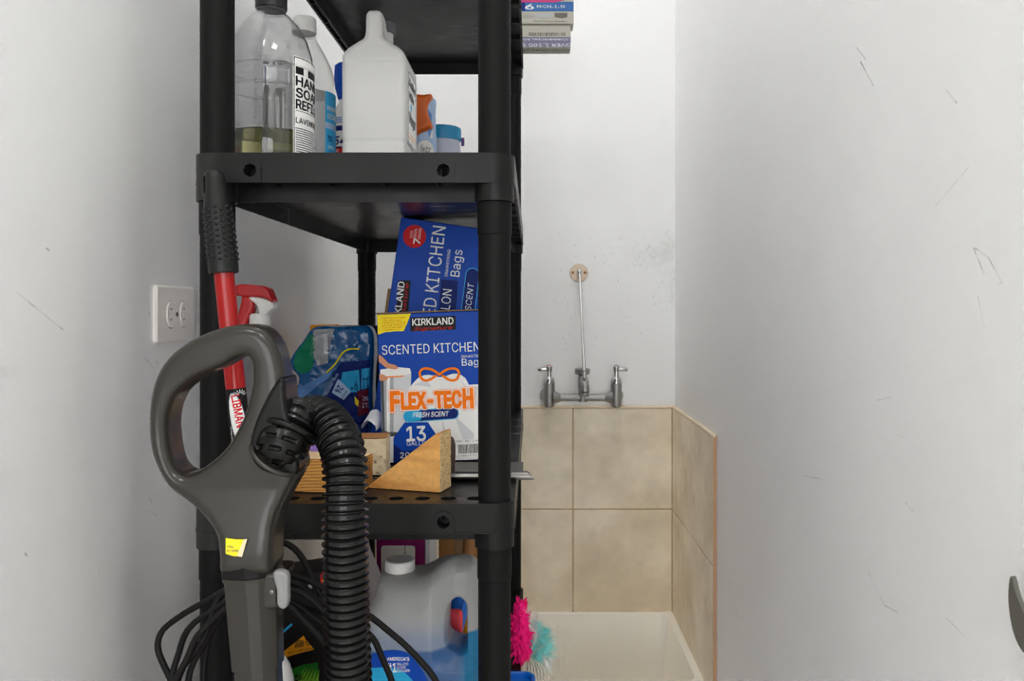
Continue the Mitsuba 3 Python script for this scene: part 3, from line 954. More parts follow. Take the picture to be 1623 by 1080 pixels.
    pr.text('to side', fx(360), fz(875), .0026, 'ink_dark_grey')
    pr.done()
    # hose
    hp = [e1 - tilt * .004, e1 + tilt * .012, P(472, 667, .848), P(498, 661, .842), P(524, 676, .822), P(540, 704, .805), P(547, 740, .792), P(547, 800, .78), P(548, 900, .78), P(550, 1000, .782), P(553, 1100, .785),
          np.array([-.20, .775, .62]), np.array([-.225, .73, .5]), np.array([-.235, .69, .42])]
    path = spline(hp, 1300)
    s = np.concatenate([[0], np.cumsum(np.linalg.norm(np.diff(path, axis=0), axis=1))])
    ph = (s / .0079) % 1.0
    rad = .0190 + .0040 * np.clip(1.15 * np.exp(-((ph - .5) / .13) ** 2), 0, 1)
    add('hose', tube(path, rad, 36), 'hose_black', k, smooth=40, label='black corrugated hose')
    # body and floor head, below the frame
    bx_, by_ = low[0], VY
    add('dust_canister', moved(lathe([(.05, .09), (.085, .10), (.092, .14), (.092, .40), (.08, .47), (.045, .54), (.03, .575)], 40), t=(bx_, by_ - .012, 0)), 'vacuum_black', k, smooth=40)
    hd = nets(lambda p: rounded(np.maximum(np.abs(p[:, 0] - bx_) - .14, np.abs(p[:, 1] - by_ + .055) - .105), np.abs(p[:, 2] - .047) - .045, .03), (bx_ - .15, by_ - .17, -.005), (bx_ + .15, by_ + .06, .1), .008)
    add('floor_head', hd, 'vacuum_grey', k, smooth=40)
    add('swivel_neck', tube([(bx_, by_ - .04, .075), (bx_, by_ - .012, .13)], [.04, .05], 24), 'vacuum_black', k)
    # power cord wound round the back of the wand
    loops = [
        [(372, 925, .845), (333, 950, .865), (302, 967, .875), (273, 986, .88), (255, 1004, .88), (250, 1025, .875), (257, 1049, .87), (269, 1074, .865), (300, 1130, .86), (350, 1200, .85)],
        [(380, 935, .835), (336, 969, .85), (309, 987, .86), (292, 1009, .865), (283, 1037, .865), (273, 1074, .86), (285, 1130, .85), (350, 1220, .845)],
        [(372, 930, .85), (346, 950, .852), (336, 978, .848), (327, 1004, .845), (308, 1034, .842), (284, 1072, .84), (290, 1150, .835), (360, 1240, .84)],
        [(378, 940, .86), (352, 972, .872), (332, 1012, .875), (325, 1045, .875), (323, 1080, .87), (335, 1150, .86), (370, 1230, .85)],
        [(372, 950, .842), (330, 990, .838), (310, 1013, .836), (296, 1045, .835), (279, 1080, .835), (290, 1140, .835), (360, 1210, .84)],
        [(374, 945, .853), (345, 985, .858), (318, 1030, .858), (300, 1070, .855), (310, 1150, .85), (372, 1250, .845)],
        [(425, 866, .85), (444, 860, .862), (461, 866, .865), (479, 885, .868), (495, 916, .868), (509, 945, .866), (518, 968, .862), (527, 1010, .855), (520, 1090, .85), (470, 1190, .845)],
        [(425, 905, .845), (459, 911, .856), (480, 917, .862), (502, 927, .866), (530, 950, .87), (545, 1000, .87), (540, 1100, .86), (480, 1220, .85)],
        [(425, 925, .846), (459, 922, .853), (483, 936, .857), (505, 951, .86), (535, 985, .86), (545, 1050, .86), (520, 1140, .855), (460, 1230, .85)],
        [(425, 936, .838), (459, 934, .845), (485, 944, .847), (507, 962, .848), (530, 995, .848), (536, 1060, .845), (500, 1160, .84)],
        [(425, 950, .842), (461, 955, .849), (490, 974, .853), (519, 993, .856), (555, 1003, .862), (587, 978, .862)][:4] + [(548, 1018, .858), (560, 1080, .856), (520, 1180, .85)],
        [(425, 958, .836), (459, 962, .841), (483, 984, .842), (507, 1008, .843), (524, 1037, .843), (530, 1090, .842), (490, 1180, .84)],
        [(470, 935, .872), (530, 950, .885), (587, 978, .885), (615, 1000, .885), (640, 1021, .883), (668, 1050, .88), (692, 1082, .876), (700, 1130, .87), (640, 1220, .86), (500, 1260, .85)],
        [(470, 960, .868), (540, 985, .876), (589, 1010, .876), (603, 1037, .874), (614, 1062, .872), (622, 1084, .87), (625, 1140, .865), (560, 1230, .855), (480, 1250, .85)],
    ]
    ms = []
    for lp in loops:
        ms.append(tube(spline([P(*q_) for q_ in lp], 70), .0034, 10))
    add('power_cord', cat_mesh(*ms), 'cord_black', k, smooth=True, label='black power cord wound in loops')
    for zz, s_ in ((.915, 1), (.70, 1)):
        add('cord_hook', rbox(.03, .075, .012, .004, (top[0] + .004, VY + .045, zz - .02)), 'vacuum_black', k)


build_vacuum()

# ================================================================== broom leaning on the front of the shelves
def build_broom():
    k = thing('broom', 'red pole with a studded black grip leaning on the left front of the shelves', 'broom')
    a, b = P(338, 268, .930), P(376, 640, .926)
    d = (b - a) / np.linalg.norm(b - a)
    sx = np.cross(d, [0, 1, 0]); sx /= np.linalg.norm(sx)
    if sx[0] < 0:
        sx = -sx
    sy = np.cross(d, sx)
    if sy[1] > 0:
        sy = -sy          # towards the camera

    def at(s, ang, r):
        return a + d * s + r * (math.sin(ang) * sx + math.cos(ang) * sy)
    LG = np.linalg.norm(P(351, 434, .928) - a)
    ss = np.array([0, .0015, .004, .008, .014, .03, LG * .4, LG * .8, LG - .002, LG])
    rr_ = np.array([.002, .0065, .0095, .0115, .0122, .0135, .0160, .0168, .0170, .0162])
    g = man(tube([a + d * s for s in ss], rr_, 40))
    # hanging slot through the top of the grip
    hs = m3.Manifold.hull(m3.Manifold.batch_boolean([man(moved(trimesh.creation.cylinder(.0032, .06, sections=20), rot([0, 1, 0], 90) if False else trimesh.geometry.align_vectors([0, 0, 1], (sx * .8 - sy * .6))[:3, :3], a + d * s - sx * .0042 + sy * .004)) for s in (.012, .026)], m3.OpType.Add))
    g = g - hs
    gk = add('grip', tm(g), 'rubber_grip', k, smooth=35, label='black rubber grip with raised studs')
    studs = []
    ball = trimesh.creation.icosphere(1, .0021)
    n = 0
    for i in range(19):
        s = .047 + i * .0034
        for j in range(7):
            ang = 2 * math.pi * (j + .5 * (i % 2)) / 7 + .2
            r = np.interp(s, ss, rr_)
            studs.append((s, ang, r))
    stud = add('stud', ball, 'rubber_grip', gk, smooth=True)
    base = scene.pop(stud)
    for (s, ang, r) in studs:
        kk = key_for('stud', gk)
        scene[kk] = {**base, 'to_world': T().translate([float(x) for x in at(s, ang, r)])}
    end = a + d * (a[2] - .09) / -d[2]
    pole0 = a + d * (LG - .002)
    add('pole', tube([pole0, end], .0113, 32), 'red_enamel', k, smooth=40, label='glossy red pole')
    # wrap-round label
    s0 = np.linalg.norm(P(374, 620, .926) - a)
    r = .0115

    def fm(u, v, h):
        ang = u / r
        return a + np.outer(s0 - v, d) + (r + h)[:, None] * (np.sin(ang)[:, None] * sx + np.cos(ang)[:, None] * sy)
    pr = Print(k, fmap=lambda u, v, h: fm(u + .0095, v, h), fine=.004)
    pr.rect('label_panel', -.0195, -.062, .0095, .003, 'ink_black')
    th = np.linspace(0, 2 * math.pi, 49)
    el = Polygon(np.stack([-.0062 + .0085 * np.cos(th), -.034 + .033 * np.sin(th)], 1))
    pr.poly('label_oval', affinity.rotate(el, 6), 'ink_grey', 2)
    pr.poly('label_oval', affinity.rotate(affinity.scale(el, .88, .93), 6), 'ink_white', 3)
    pr.text('LIBMAN', -.0107, -.0045, .0082, 'ink_red', w=.0375, bold=True, deg=-86, layer=4)
    for i in range(7):
        t = math.radians(20 + i * 24)
        c = np.array([-.001, -.006])
        e = np.array([math.cos(t), math.sin(t)])
        pr.poly('label_rays', LineString([c + e * .0035, c + e * .0075]).buffer(.00035), 'ink_white', 2)
    pr.rect('label_tail', -.0195, -.075, .0095, -.0625, 'ink_red')
    pr.text('www.cleaning tools', -.0158, -.040, .0016, 'ink_white', w=.02, deg=-90, layer=3)
    pr.done()
    # broom block on the floor
    add('block', rbox(.26, .055, .06, .018, (end[0], end[1], .085)), 'vacuum_black', k)
    br = []
    for i in range(30):
        for j in range(4):
            x0, y0 = end[0] - .12 + .24 * i / 29, end[1] - .02 + .04 * j / 3
            br.append(cyl((x0, y0, .07), (x0 + rng.normal(0, .004), y0 + rng.normal(0, .004), .0008), .0016, 5))
    add('bristles', cat_mesh(*br), 'ink_dark_grey', k, kind='stuff')


build_broom()

# ================================================================== upper tier (deck DU)
def build_oil_bottle():
    k = thing('clear_bottle', 'large clear bottle with black cap and a little yellow liquid, leftmost on the upper shelf', 'bottle', None)
    y, r = 1.13, .0588
    cx = (430 - PX) * y / FPX
    H = .268
    prof = [(.045, .001), (.054, .004), (.057, .012), (.0575, .05), (.0565, .058), (.0575, .066), (.0575, .13), (.0585, .140), (.0588, .150), (.0565, .17), (.050, .192), (.039, .212), (.026, .226), (.0185, .231), (.0175, .24), (.0175, .249)]
    add('body', moved(shell(prof, .0011, 56), t=(cx, y, DU)), 'clear_wall', k, smooth=50, label='clear plastic body')
    liq = [(.043, .0032), (.052, .006), (.0552, .0125), (.0559, .048), (.0552, .0550)]
    v = lathe(liq, 56)
    add('liquid', moved(v, t=(cx, y, DU)), 'yellow_liquid', k, smooth=40, label='pale yellow liquid')
    add('cap', moved(lathe([(.0212, .236), (.022, .2375), (.022, .262), (.0205, .265)], 48), t=(cx, y, DU)), 'black_cap', k, label='black screw cap')
    add('neck_ring', moved(lathe([(.0195, .2312), (.0208, .2325), (.0208, .2345), (.0195, .2355)], 40), t=(cx, y, DU)), 'clear_plastic', k)
    for z, rr_ in ((.1455, .0592), (.119, .0578), (.0545, .0570)):
        t_ = np.linspace(0, 2 * math.pi, 65)
        add('moulded_ring', tube(np.stack([cx + rr_ * np.cos(t_), y + rr_ * np.sin(t_), np.full(65, DU + z)], 1), .0010, 8), 'clear_solid', k, smooth=True)
    add('grip_recess', moved(rbox(.040, .022, .135, .0105), rot([0, 0, 1], 14), (cx + .018, y - .030, DU + .0865)), 'clear_solid', k, smooth=40)
    # wrap-round label of thin white film, printed in black
    pr = Print(k, fmap=cyl_map(cx, y, DU, .0594), fine=.006)
    a0, a1 = math.radians(47) * .0594, math.radians(110) * .0594
    w = a1 - a0
    pr.rect('label', a0, .004, a1, .158, 'ink_white', 0, .002)
    pr.poly('label_frame', sbox(a0 + .001, .005, a1 - .001, .157).difference(sbox(a0 + .002, .006, a1 - .002, .156)), 'ink_black', 1)
    x = a0 + .004
    pr.rect('label_band', x, .134, x + .014, .144, 'ink_black', 1)
    pr.rect('label_band', x + .024, .134, a1 - .004, .144, 'ink_black', 1)
    for tx, zz_ in (('HAND', .118), ('SOAP', .102), ('REFILL', .086)):
        pr.text(tx, x, zz_, .0125, 'ink_black', w=w - .008, bold=True)
    pr.rect('label_rule', x, .0825, a1 - .004, .0832, 'ink_black', 1)
    pr.text('LAVENDER', x, .066, .0075, 'ink_black', w=w - .01)
    for i in range(16):
        pr.rect('label_rule', x, .010 + i * .0032, a1 - .005 - .006 * ((i * 7) % 3), .0112 + i * .0032, 'ink_dark_grey', 1)
    pr.done()


build_oil_bottle()


def build_clear_bottle():
    k = thing('clear_bottle', 'clear bottle with white cap and pale blue label behind the black-capped bottle', 'bottle')
    y = 1.30
    cx, cr = (483 - PX) * y / FPX, .0495
    prof = [(.04, .001), (.046, .005), (.0485, .012), (.0485, .15), (.0495, .165), (.0485, .185), (.042, .208), (.030, .232), (.0195, .250), (.0155, .256), (.015, .264)]
    add('body', moved(lathe(prof, 48), t=(cx, y, DU)), 'clear_plastic', k, smooth=50)
    add('liquid', moved(lathe([(.042, .003), (.046, .008), (.047, .013), (.047, .150), (.0475, .160)], 48), t=(cx, y, DU)), 'clear_liquid', k, smooth=40, label='clear liquid')
    add('neck_ring', moved(lathe([(.0165, .257), (.018, .258), (.018, .2605), (.0165, .2615)], 36), t=(cx, y, DU)), 'clear_plastic', k)
    add('cap', moved(lathe([(.0182, .262), (.0188, .263), (.0185, .284), (.0172, .2865)], 48), t=(cx, y, DU)), 'white_plastic', k, label='white cap')
    pr = Print(k, fmap=cyl_map(cx, y, DU, .0497), fine=.006)
    a0, a1 = math.radians(56) * .0497, math.radians(150) * .0497
    pr.rect('label', a0, .045, a1, .160, 'ink_sky', 0, .002)
    pr.rect('label_band', a0, .100, a1, .110, 'ink_pale_blue', 1)
    pr.text('ALCOHOL', a0 + .004, .116, .009, 'ink_white', w=.03)
    pr.text('RUBBING', a0 + .004, .130, .007, 'ink_white', w=.03)
    pr.text('70%', a0 + .004, .080, .009, 'ink_deep_blue', w=.012)
    pr.text('32 FL OZ', a0 + .004, .068, .005, 'ink_white', w=.018)
    pr.done()
    bk = Print(k, fmap=cyl_map(cx, y, DU, .0497), fine=.006)
    b0, b1 = math.radians(-150) * .0497, math.radians(-30) * .0497
    bk.done()


build_clear_bottle()


def build_spray_bottle_blue():
    k = thing('spray_bottle', 'slim bottle with a blue cap squeezed between the white-capped bottle and the white jug', 'bottle')
    y = 1.50
    cx = (550 - PX) * y / FPX
    add('body', moved(lathe([(.02, .001), (.025, .003), (.0262, .01), (.0262, .165), (.0245, .18), (.016, .2), (.013, .212)], 40), t=(cx, y, DU)), 'white_plastic', k, smooth=40)
    add('cap', moved(lathe([(.0135, .203), (.0165, .205), (.0235, .232), (.0245, .245), (.0235, .268), (.018, .273)], 12), t=(cx, y, DU)), 'carton_blue', k, smooth=20, label='blue cap')
    pr = Print(k, fmap=cyl_map(cx, y, DU, .0264), fine=.004)
    a0, a1 = math.radians(-80) * .0264, math.radians(80) * .0264
    pr.rect('label_band', a0, .142, a1, .151, 'ink_deep_blue', 1)
    for i in range(3):
        pr.rect('label_rule', a0 + .003, .157 + .004 * i, a1 - .01, .159 + .004 * i, 'ink_mid_blue', 1)
    for x_ in (a0 + .0015, -.008):
        pr.text('45', x_, .116, .015, 'ink_deep_blue', bold=True, italic=.2)
    pr.rect('label_band', a0, .080, a1, .112, 'ink_navy', 1)
    pr.rect('label_band', a0, .099, a1, .109, 'ink_red', 2)
    pr.text('FLUSH', a0 + .001, .1015, .006, 'ink_white', layer=3)
    pr.done()


build_spray_bottle_blue()


def jug_mesh(side, front, depth_c, h=.004, r=.012, hole=None):
    """solid whose side view (y, z) and front view (x, z) are given outlines"""
    lo = np.array([front[:, 0].min(), side[:, 0].min(), max(front[:, 1].min(), side[:, 1].min())]) - .006
    hi = np.array([front[:, 0].max(), side[:, 0].max(), min(front[:, 1].max(), side[:, 1].max())]) + .006

    def f(p):
        ds = poly_sdf(side, p[:, [1, 2]])
        if hole is not None:
            ds = np.maximum(ds, -poly_sdf(hole, p[:, [1, 2]]))
        return rounded(ds, poly_sdf(front, p[:, [0, 2]]), r)
    return nets(f, lo, hi, h)


def build_white_jug():
    k = thing('white_jug', 'blank white plastic jug with a tall handle, largest item on the upper shelf', 'jug')
    # local frame: x across, y from the front face backwards, z up
    sec = []
    W = .0500
    side = spline([(.006, 0), (.03, 0), (.06, 0), (.09, 0), (.122, 0), (.1275, .005), (.128, .05), (.128, .1), (.128, .15), (.128, .192), (.125, .206), (.113, .224), (.1065, .234), (.1045, .246), (.1045, .262), (.0745, .262), (.0735, .25), (.068, .248), (.058, .256), (.044, .269), (.028, .2763), (.014, .277), (.004, .272), (0, .258), (0, .2), (0, .15), (0, .1), (0, .05), (0, .006)], 200, True)
    hole = spline([(.0195, .235), (.0185, .247), (.0205, .257), (.028, .2605), (.042, .2535), (.056, .2425), (.062, .2345), (.050, .2305), (.034, .2295), (.024, .2305)], 60, True)
    half = [(W, .194), (W * .985, .202), (.0455, .209), (.0385, .2155), (.0245, .2240), (.0165, .2290), (.0135, .2345), (.0128, .243), (.0126, .268), (.0110, .2745), (.0070, .2775)]
    front = np.array([(-W, -.02), (W, -.02)] + half + [(-x, z) for x, z in half[::-1]])
    m = jug_mesh(side, front, 0, .0026, .0095, hole)
    v = m.vertices
    # moulded grooves round the body
    for z0 in (.1935, .068):
        g = np.exp(-((v[:, 2] - z0) / .0018) ** 2) * .0014
        c = np.array([0, .064])
        d = v[:, :2] - c
        v[:, :2] -= d / np.linalg.norm(d, axis=1, keepdims=True) * g[:, None]
    ox, oy = P(592, 0, 1.225)[0], 1.222
    at = np.array([ox, oy, DU])
    m.vertices = v + at
    add('body', m, 'milky_plastic', k, smooth=40)
    add('neck', moved(lathe([(.0135, .236), (.0140, .268)], 30), t=at + [.0015, .0895, 0]), 'milky_plastic', k)
    add('cap', moved(lathe([(.0180, .2645), (.0188, .266), (.0184, .281), (.0170, .283)], 40), t=at + [.0015, .0895, 0]), 'grey_cap', k, label='grey screw cap')
    pr = Print(k, at + np.array([W + .0004, .024, .045]), [0, 1, 0], [0, 0, 1])
    pr.rect('label', 0, .024, .082, .142, 'ink_white', 0, .003)
    pr.poly('label_frame', sbox(.002, .026, .080, .140).difference(sbox(.0035, .0275, .0785, .1385)), 'ink_dark_grey', 1)
    pr.text('Distilled', .006, .118, .013, 'ink_dark_grey', w=.066, italic=.25, deg=0)
    pr.text('White', .006, .098, .013, 'ink_dark_grey', w=.05, italic=.25)
    pr.text('Vinegar', .006, .060, .018, 'ink_dark_grey', w=.066, italic=.25)
    pr.poly('label_leaf', Point(.03, .088).buffer(.006), 'ink_teal' if 'ink_teal' in scene else 'ink_cyan', 1)
    pr.rect('label_rule', .008, .036, .06, .0375, 'ink_amber', 1)
    pr.rect('label_rule', .008, .042, .07, .0435, 'ink_amber', 1)
    pr.done()


build_white_jug()


def build_freshener():
    k = thing('air_freshener', 'blue air freshener can with an orange trigger cap right of the white jug', 'spray can')
    y = 1.60
    cx, r = (668 - PX) * y / FPX, .0305
    z = DU
    add('can', moved(lathe([(.026, .001), (.0295, .004), (.0305, .01), (.0305, .155), (.029, .17), (.0285, .21), (.030, .225), (.029, .232), (.02, .236)], 48), t=(cx, y, z)), 'ink_pale_blue', k, smooth=40)
    cap = outline([(648, 152), (660, 149), (672, 150), (684, 149.5), (683.5, 154), (678, 164), (677, 172), (679, 183), (684, 200), (680, 204), (662, 213), (650, 217), (646, 190)], 1.565, 120)
    add('trigger_cap', nets(lambda p: rounded(poly_sdf(cap, p[:, [0, 2]]), np.abs(p[:, 1] - 1.578) - .0195, .009), (cap[:, 0].min() - .004, 1.55, cap[:, 1].min() - .004), (cap[:, 0].max() + .004, 1.606, cap[:, 1].max() + .004), .0025), 'orange_plastic', k, smooth=True, label='orange trigger cap')
    pr = Print(k, fmap=cyl_map(cx, y, z, .0308), fine=.004)
    pr.poly('label_swoosh', Polygon([(.013, .215), (.019, .205), (.026, .198), (.026, .165), (.021, .15), (.016, .17)]), 'ink_mid_blue', 1)
    pr.rect('label_window', .022, .150, .029, .165, 'ink_white', 1)
    pr.poly('logo_disc', Point(.0125, .1255).buffer(.0205), 'ink_mid_blue', 1)
    pr.poly('logo_disc', Point(.0125, .1255).buffer(.0195), 'ink_white', 2)
    pr.text('febr', .0005, .1205, .0135, 'ink_dark_grey', w=.022, italic=.2, layer=3)
    pr.rect('label_band', -.018, .124, -.0085, .134, 'ink_deep_blue', 1)
    pr.done()


build_freshener()


def build_tub():
    k = thing('lidded_tub', 'pale lavender tub with a teal lid, rightmost on the upper shelf', 'tub')
    y = 1.74
    cx, r = (701 - PX) * y / FPX, .040
    z = DU
    s = 1.0
    add('body', moved(lathe([(.036, .001), (.043, .006), (.047, .03), (.0465, .09), (.042, .14), (.0395, .165), (.0385, .18)], 48), t=(cx, y, z)), 'lavender_plastic', k, smooth=40)
    add('lid', moved(lathe([(.0405, .178), (.0415, .180), (.0415, .202), (.0405, .206), (.037, .2075)], 48), t=(cx, y, z)), 'teal_plastic', k, smooth=30, label='teal blue lid')
    add('tag', cbox(.007, .004, .018, .001, (cx + .0455, y - .005, z + .176)), 'purple_plastic', k)
    th = np.linspace(0, 2 * math.pi, 40)
    c = np.array([cx + .036, y - .026, z + .115])
    add('grip_ring', tube(np.stack([c[0] + .013 * np.cos(th), c[1] + .004 * np.cos(th) * 2, c[2] + .024 * np.sin(th)], 1), .003, 8), 'lavender_plastic', k, smooth=True)


build_tub()

# ================================================================== cartons on the top tier
def build_cartons():
    y0, y1 = 1.858, 1.904
    x0 = -.165
    z = TIERS[4] + .0012
    k1 = thing('carton', 'lower of the two long cartons on the top shelf, its print upside down', 'box', None)
    xr_ = (904.5 - PX) * y0 / FPX
    h1 = .0540
    add('box', cbox(xr_ - x0, y1 - y0, h1, .0012, ((x0 + xr_) / 2, (y0 + y1) / 2, z + h1 / 2)), 'ink_paper_grey', k1, smooth=False)
    s = y0 / FPX
    fx = lambda px: (px - PX) * s
    pr = Print(k1, [0, y0, z], [1, 0, 0], [0, 0, 1])
    zz = lambda py: (76 - py) * s
    pr.rect('printed_band', x0, zz(75), xr_, zz(59), 'ink_slate')
    pr.rect('printed_band', x0, zz(68), xr_, zz(59), 'ink_violet' if False else 'ink_slate', 2)
    pr.text('OVER 1,100 SQ FT', fx(905), zz(69.5), .0075, 'ink_light_grey', w=.155, deg=180, layer=3)
    pr.text('COMMERCIAL ROLL', fx(900), zz(61.5), .0042, 'ink_light_grey', w=.12, deg=180, layer=3)
    un = Print(k1, [0, y0, z], [1, 0, 0], [0, -1, 0])
    un.text('FOOD WRAP FILM', fx(902), -.012, .012, 'ink_ink', w=.13, deg=180, layer=1)
    un.done()
    barcode(pr, fx(838), zz(57), fx(896), zz(52), 'ink_ink', 4)
    pr.rect('print_edge', fx(824), zz(75), fx(827), zz(59), 'ink_deep_blue', 3)
    pr.done()
    k2 = thing('carton', 'upper of the two long cartons on the top shelf, marked 6 ROLLS', 'box')
    z2 = z + h1 + .0006
    xr2 = (909 - PX) * y0 / FPX
    h2 = .092
    y0b = y0 - .004
    add('box', cbox(xr2 - x0, y1 - y0b, h2, .0012, ((x0 + xr2) / 2, (y0b + y1) / 2, z2 + h2 / 2)), 'ink_paper_grey', k2, smooth=False)
    pr = Print(k2, [0, y0b, z2], [1, 0, 0], [0, 0, 1])
    zz = lambda py: (40 - py) * s
    pr.rect('printed_band', x0, zz(20), xr2, zz(5), 'ink_print_blue')
    pr.poly('printed_sweep', Polygon([(x0, zz(6)), (fx(880), zz(6)), (fx(900), zz(1)), (xr2, zz(-2)), (xr2, zz(-5)), (fx(850), zz(0)), (x0, zz(1))]), 'ink_pink_print', 2)
    pr.rect('printed_band', x0, zz(-8), xr2, zz(-14), 'ink_print_blue', 1)
    pr.text('6', fx(832), zz(17), .0118, 'ink_light_grey', w=.0215, bold=True, layer=3)
    pr.text('ROLLS', fx(851), zz(14.5), .0062, 'ink_light_grey', w=.066, layer=3)
    pr.rect('printed_block', fx(852), zz(30), fx(874), zz(24), 'ink_grey', 2)
    pr.poly('printed_block', Polygon([(fx(879), zz(29)), (fx(879), zz(22.5)), (fx(899), zz(22.5)), (fx(899), zz(29)), (fx(891), zz(31))]), 'ink_ink', 2)
    pr.text('Made of 100% recycled paperboard', fx(846), zz(36.5), .0026, 'ink_ink', w=.078)
    pr.rect('print_edge', fx(824), zz(19), fx(832), zz(3), 'ink_deep_blue', 2)
    for i in range(3):
        pr.rect('label_rule', fx(830), zz(30 - 2.4 * i), fx(848), zz(29.2 - 2.4 * i), 'ink_grey', 2)
    pr.done()


build_cartons()

# ================================================================== middle tier (deck D3 level = TIERS[2])
DM = TIERS[2] + .0010


def build_bag_box():
    k = thing('bag_box', 'blue and white kitchen bag box showing a tied white bag, on the middle shelf', 'box')
    y0, dp, w, h = 1.257, .098, .178, .2380
    ys = 1.221 / y0                 # the box's real depth against the one it was measured at
    th = math.radians(2.2)
    u, v = np.array([math.cos(th), 0, math.sin(th)]), np.array([-math.sin(th), 0, math.cos(th)])
    o = P(606, 737, y0 * ys)
    o[2] = DM + .0004
    u, v = u * ys, v * ys
    Rm = np.stack([u, [0, 1, 0], v], 1)
    add('carton', moved(cbox(w, dp, h, .0012, (w / 2, dp / 2, h / 2)), Rm, o), 'carton_blue', k, smooth=False)
    # raised front flap along the open top
    add('flap', moved(cbox(w + .002, .0016, .010, .0004, (w / 2, -.0012, h - .0005)), Rm @ rot([1, 0, 0], -12), o + np.array([0, -.0, 0]) + v * .000) if False else
        moved(cbox(w + .003, .006, .0022, .0006, (w / 2, -.0015, h + .0013)), Rm, o), 'carton_edge', k, smooth=False)
    s = y0 / FPX
    c, sn = math.cos(th), math.sin(th)

    def q(px, py):
        dx, dy = (px - 606) * s, (737 - py) * s
        return (dx * c + dy * sn, -dx * sn + dy * c)

    def poly(*pts):
        return Polygon([q(*p) for p in pts])
    pr = Print(k, o, u, v)
    pr.clip = sbox(.0008, .0008, w - .0008, h - .0008)
    t = pr.text
    # lower picture: grey-white ground, can, bag
    pr.poly('picture_ground', poly((590, 700), (640, 690), (652, 640), (690, 615), (800, 609), (800, 760), (590, 760)), 'ink_light_grey', 1)
    pr.poly('picture_ground', poly((590, 680), (600, 684), (620, 693), (660, 700), (640, 760), (590, 760)), 'ink_white', 2)
    pr.poly('can_body', poly((603, 592), (652, 590), (651, 622), (640, 690), (622, 694), (606, 687)), 'ink_light_grey', 2)
    pr.poly('can_shade', poly((603, 600), (624, 600), (624, 690), (615, 690), (605, 686)), 'ink_grey', 3)
    pr.poly('can_shade', poly((613, 600), (618, 600), (618, 690), (613, 689)), 'ink_white', 4)
    pr.poly('can_shade', poly((603, 602), (608, 601), (610, 688), (606, 687)), 'ink_dark_grey', 4)
    pr.poly('can_base', poly((604, 682), (615, 687), (640, 687), (640, 692), (620, 694), (604, 688)), 'ink_dark_grey', 5)
    pr.poly('can_lid', poly((603, 588), (630, 584), (650, 586), (651, 594), (640, 598), (612, 600), (603, 596)), 'ink_white', 4)
    pr.poly('can_trim', poly((610, 599), (640, 597.5), (640, 599), (612, 601)), 'ink_orange', 5)
    pr.poly('hand', poly((598, 563), (606, 567), (616, 578), (628, 581), (632, 586), (626, 588), (612, 585), (602, 577), (597, 572)), 'ink_skin', 6)
    pr.poly('hand#2', poly((598, 596), (606, 595), (615, 600), (614, 605), (605, 606), (598, 604)), 'ink_skin', 6)
    bag = Polygon(spline([q(*p) for p in ((646, 622), (660, 604), (668, 598), (685, 597), (700, 600), (716, 595), (730, 596), (740, 605), (744, 616), (754, 640), (758, 690), (752, 735), (690, 738), (655, 730), (648, 690), (640, 650))], 60, True))
    pr.poly('bag', bag, 'ink_white', 3)
    for i_, a in enumerate((((655, 612), (676, 604), (684, 616)), ((730, 604), (745, 622), (740, 626)), ((720, 660), (752, 690), (745, 730)), ((700, 665), (720, 720), (706, 735)))):
        pr.poly(f'bag_shade#{i_}', poly(*a), 'ink_light_grey', 4)
    for sx_ in (-1, 1):
        loop = spline([q(*p) for p in ((696.5, 596), (696.5 + sx_ * 12, 588), (696.5 + sx_ * 26, 587), (696.5 + sx_ * 31, 593), (696.5 + sx_ * 26, 604), (696.5 + sx_ * 17, 604.5), (696.5 + sx_ * 6, 598))], 40)
        pr.poly(f'bag_tie#{sx_}', LineString(loop).buffer(.0020), 'ink_orange', 6)
    pr.poly('bag_knot', Point(q(697, 595)).buffer(.0028), 'ink_orange', 7)
    # corner flash and logo
    pr.poly('corner_flash', poly((596, 497), (652, 497), (649, 506), (645, 516), (640, 527), (625, 527.5), (610, 529), (596, 534)), 'ink_yellow', 1)
    for i, tx in enumerate(('ODOR NEUTRALIZING', 'FRESH SCENT', 'EXPANDABLE CAPACITY', 'FLEXIBLE STRENGTH', 'TEAR RESISTANT', 'TECHNOLOGY')):
        t(tx, *q(607.5 - (0 if i in (1, 5) else 2), 508 + i * 3.7), .0021, 'ink_red', w=.0165 + .0012 * len(tx), deg=0)
    pr.poly('logo_panel', poly((650.5, 505.5), (722, 503), (722, 524.5), (650.5, 527.5)), 'ink_black', 1)
    t('KIRKLAND', *q(653.5, 518.3), .0106, 'ink_white', w=.066, bold=True)
    t('Signature', *q(655, 526.3), .0055, 'ink_red', w=.062, italic=.5)
    t('SCENTED KITCHEN', *q(605.6, 564.6), .0148, 'ink_white', w=.1560)
    t('DRAWSTRING', *q(731, 569.5), .0042, 'ink_white', w=.036)
    t('Bags', *q(732, 582), .0112, 'ink_white', w=.036)
    # big lettering with outlines
    # the lettering steps up towards its ends
    xx = q(620, 652)
    for grow, m_, ly in ((.0034, 'ink_orange', 8), (.0028, 'ink_white', 9), (.0013, 'ink_orange', 10)):
        t('F', xx[0], xx[1] - .0012, .0295, m_, w=.0145, bold=True, layer=ly, grow=grow, name='big_lettering')
        t('LEX-TEC', xx[0] + .0172, xx[1] + .0012, .0245, m_, w=.0950, bold=True, layer=ly, grow=grow, name='big_lettering')
        t('H', xx[0] + .1155, xx[1] - .0005, .0290, m_, w=.0155, bold=True, layer=ly, grow=grow, name='big_lettering')
    pl = LineString([q(649, 662), q(718, 657)])
    pr.poly('pill', pl.buffer(.0094), 'ink_sky', 8)
    pr.poly('pill', pl.buffer(.0082), 'ink_deep_blue', 9)
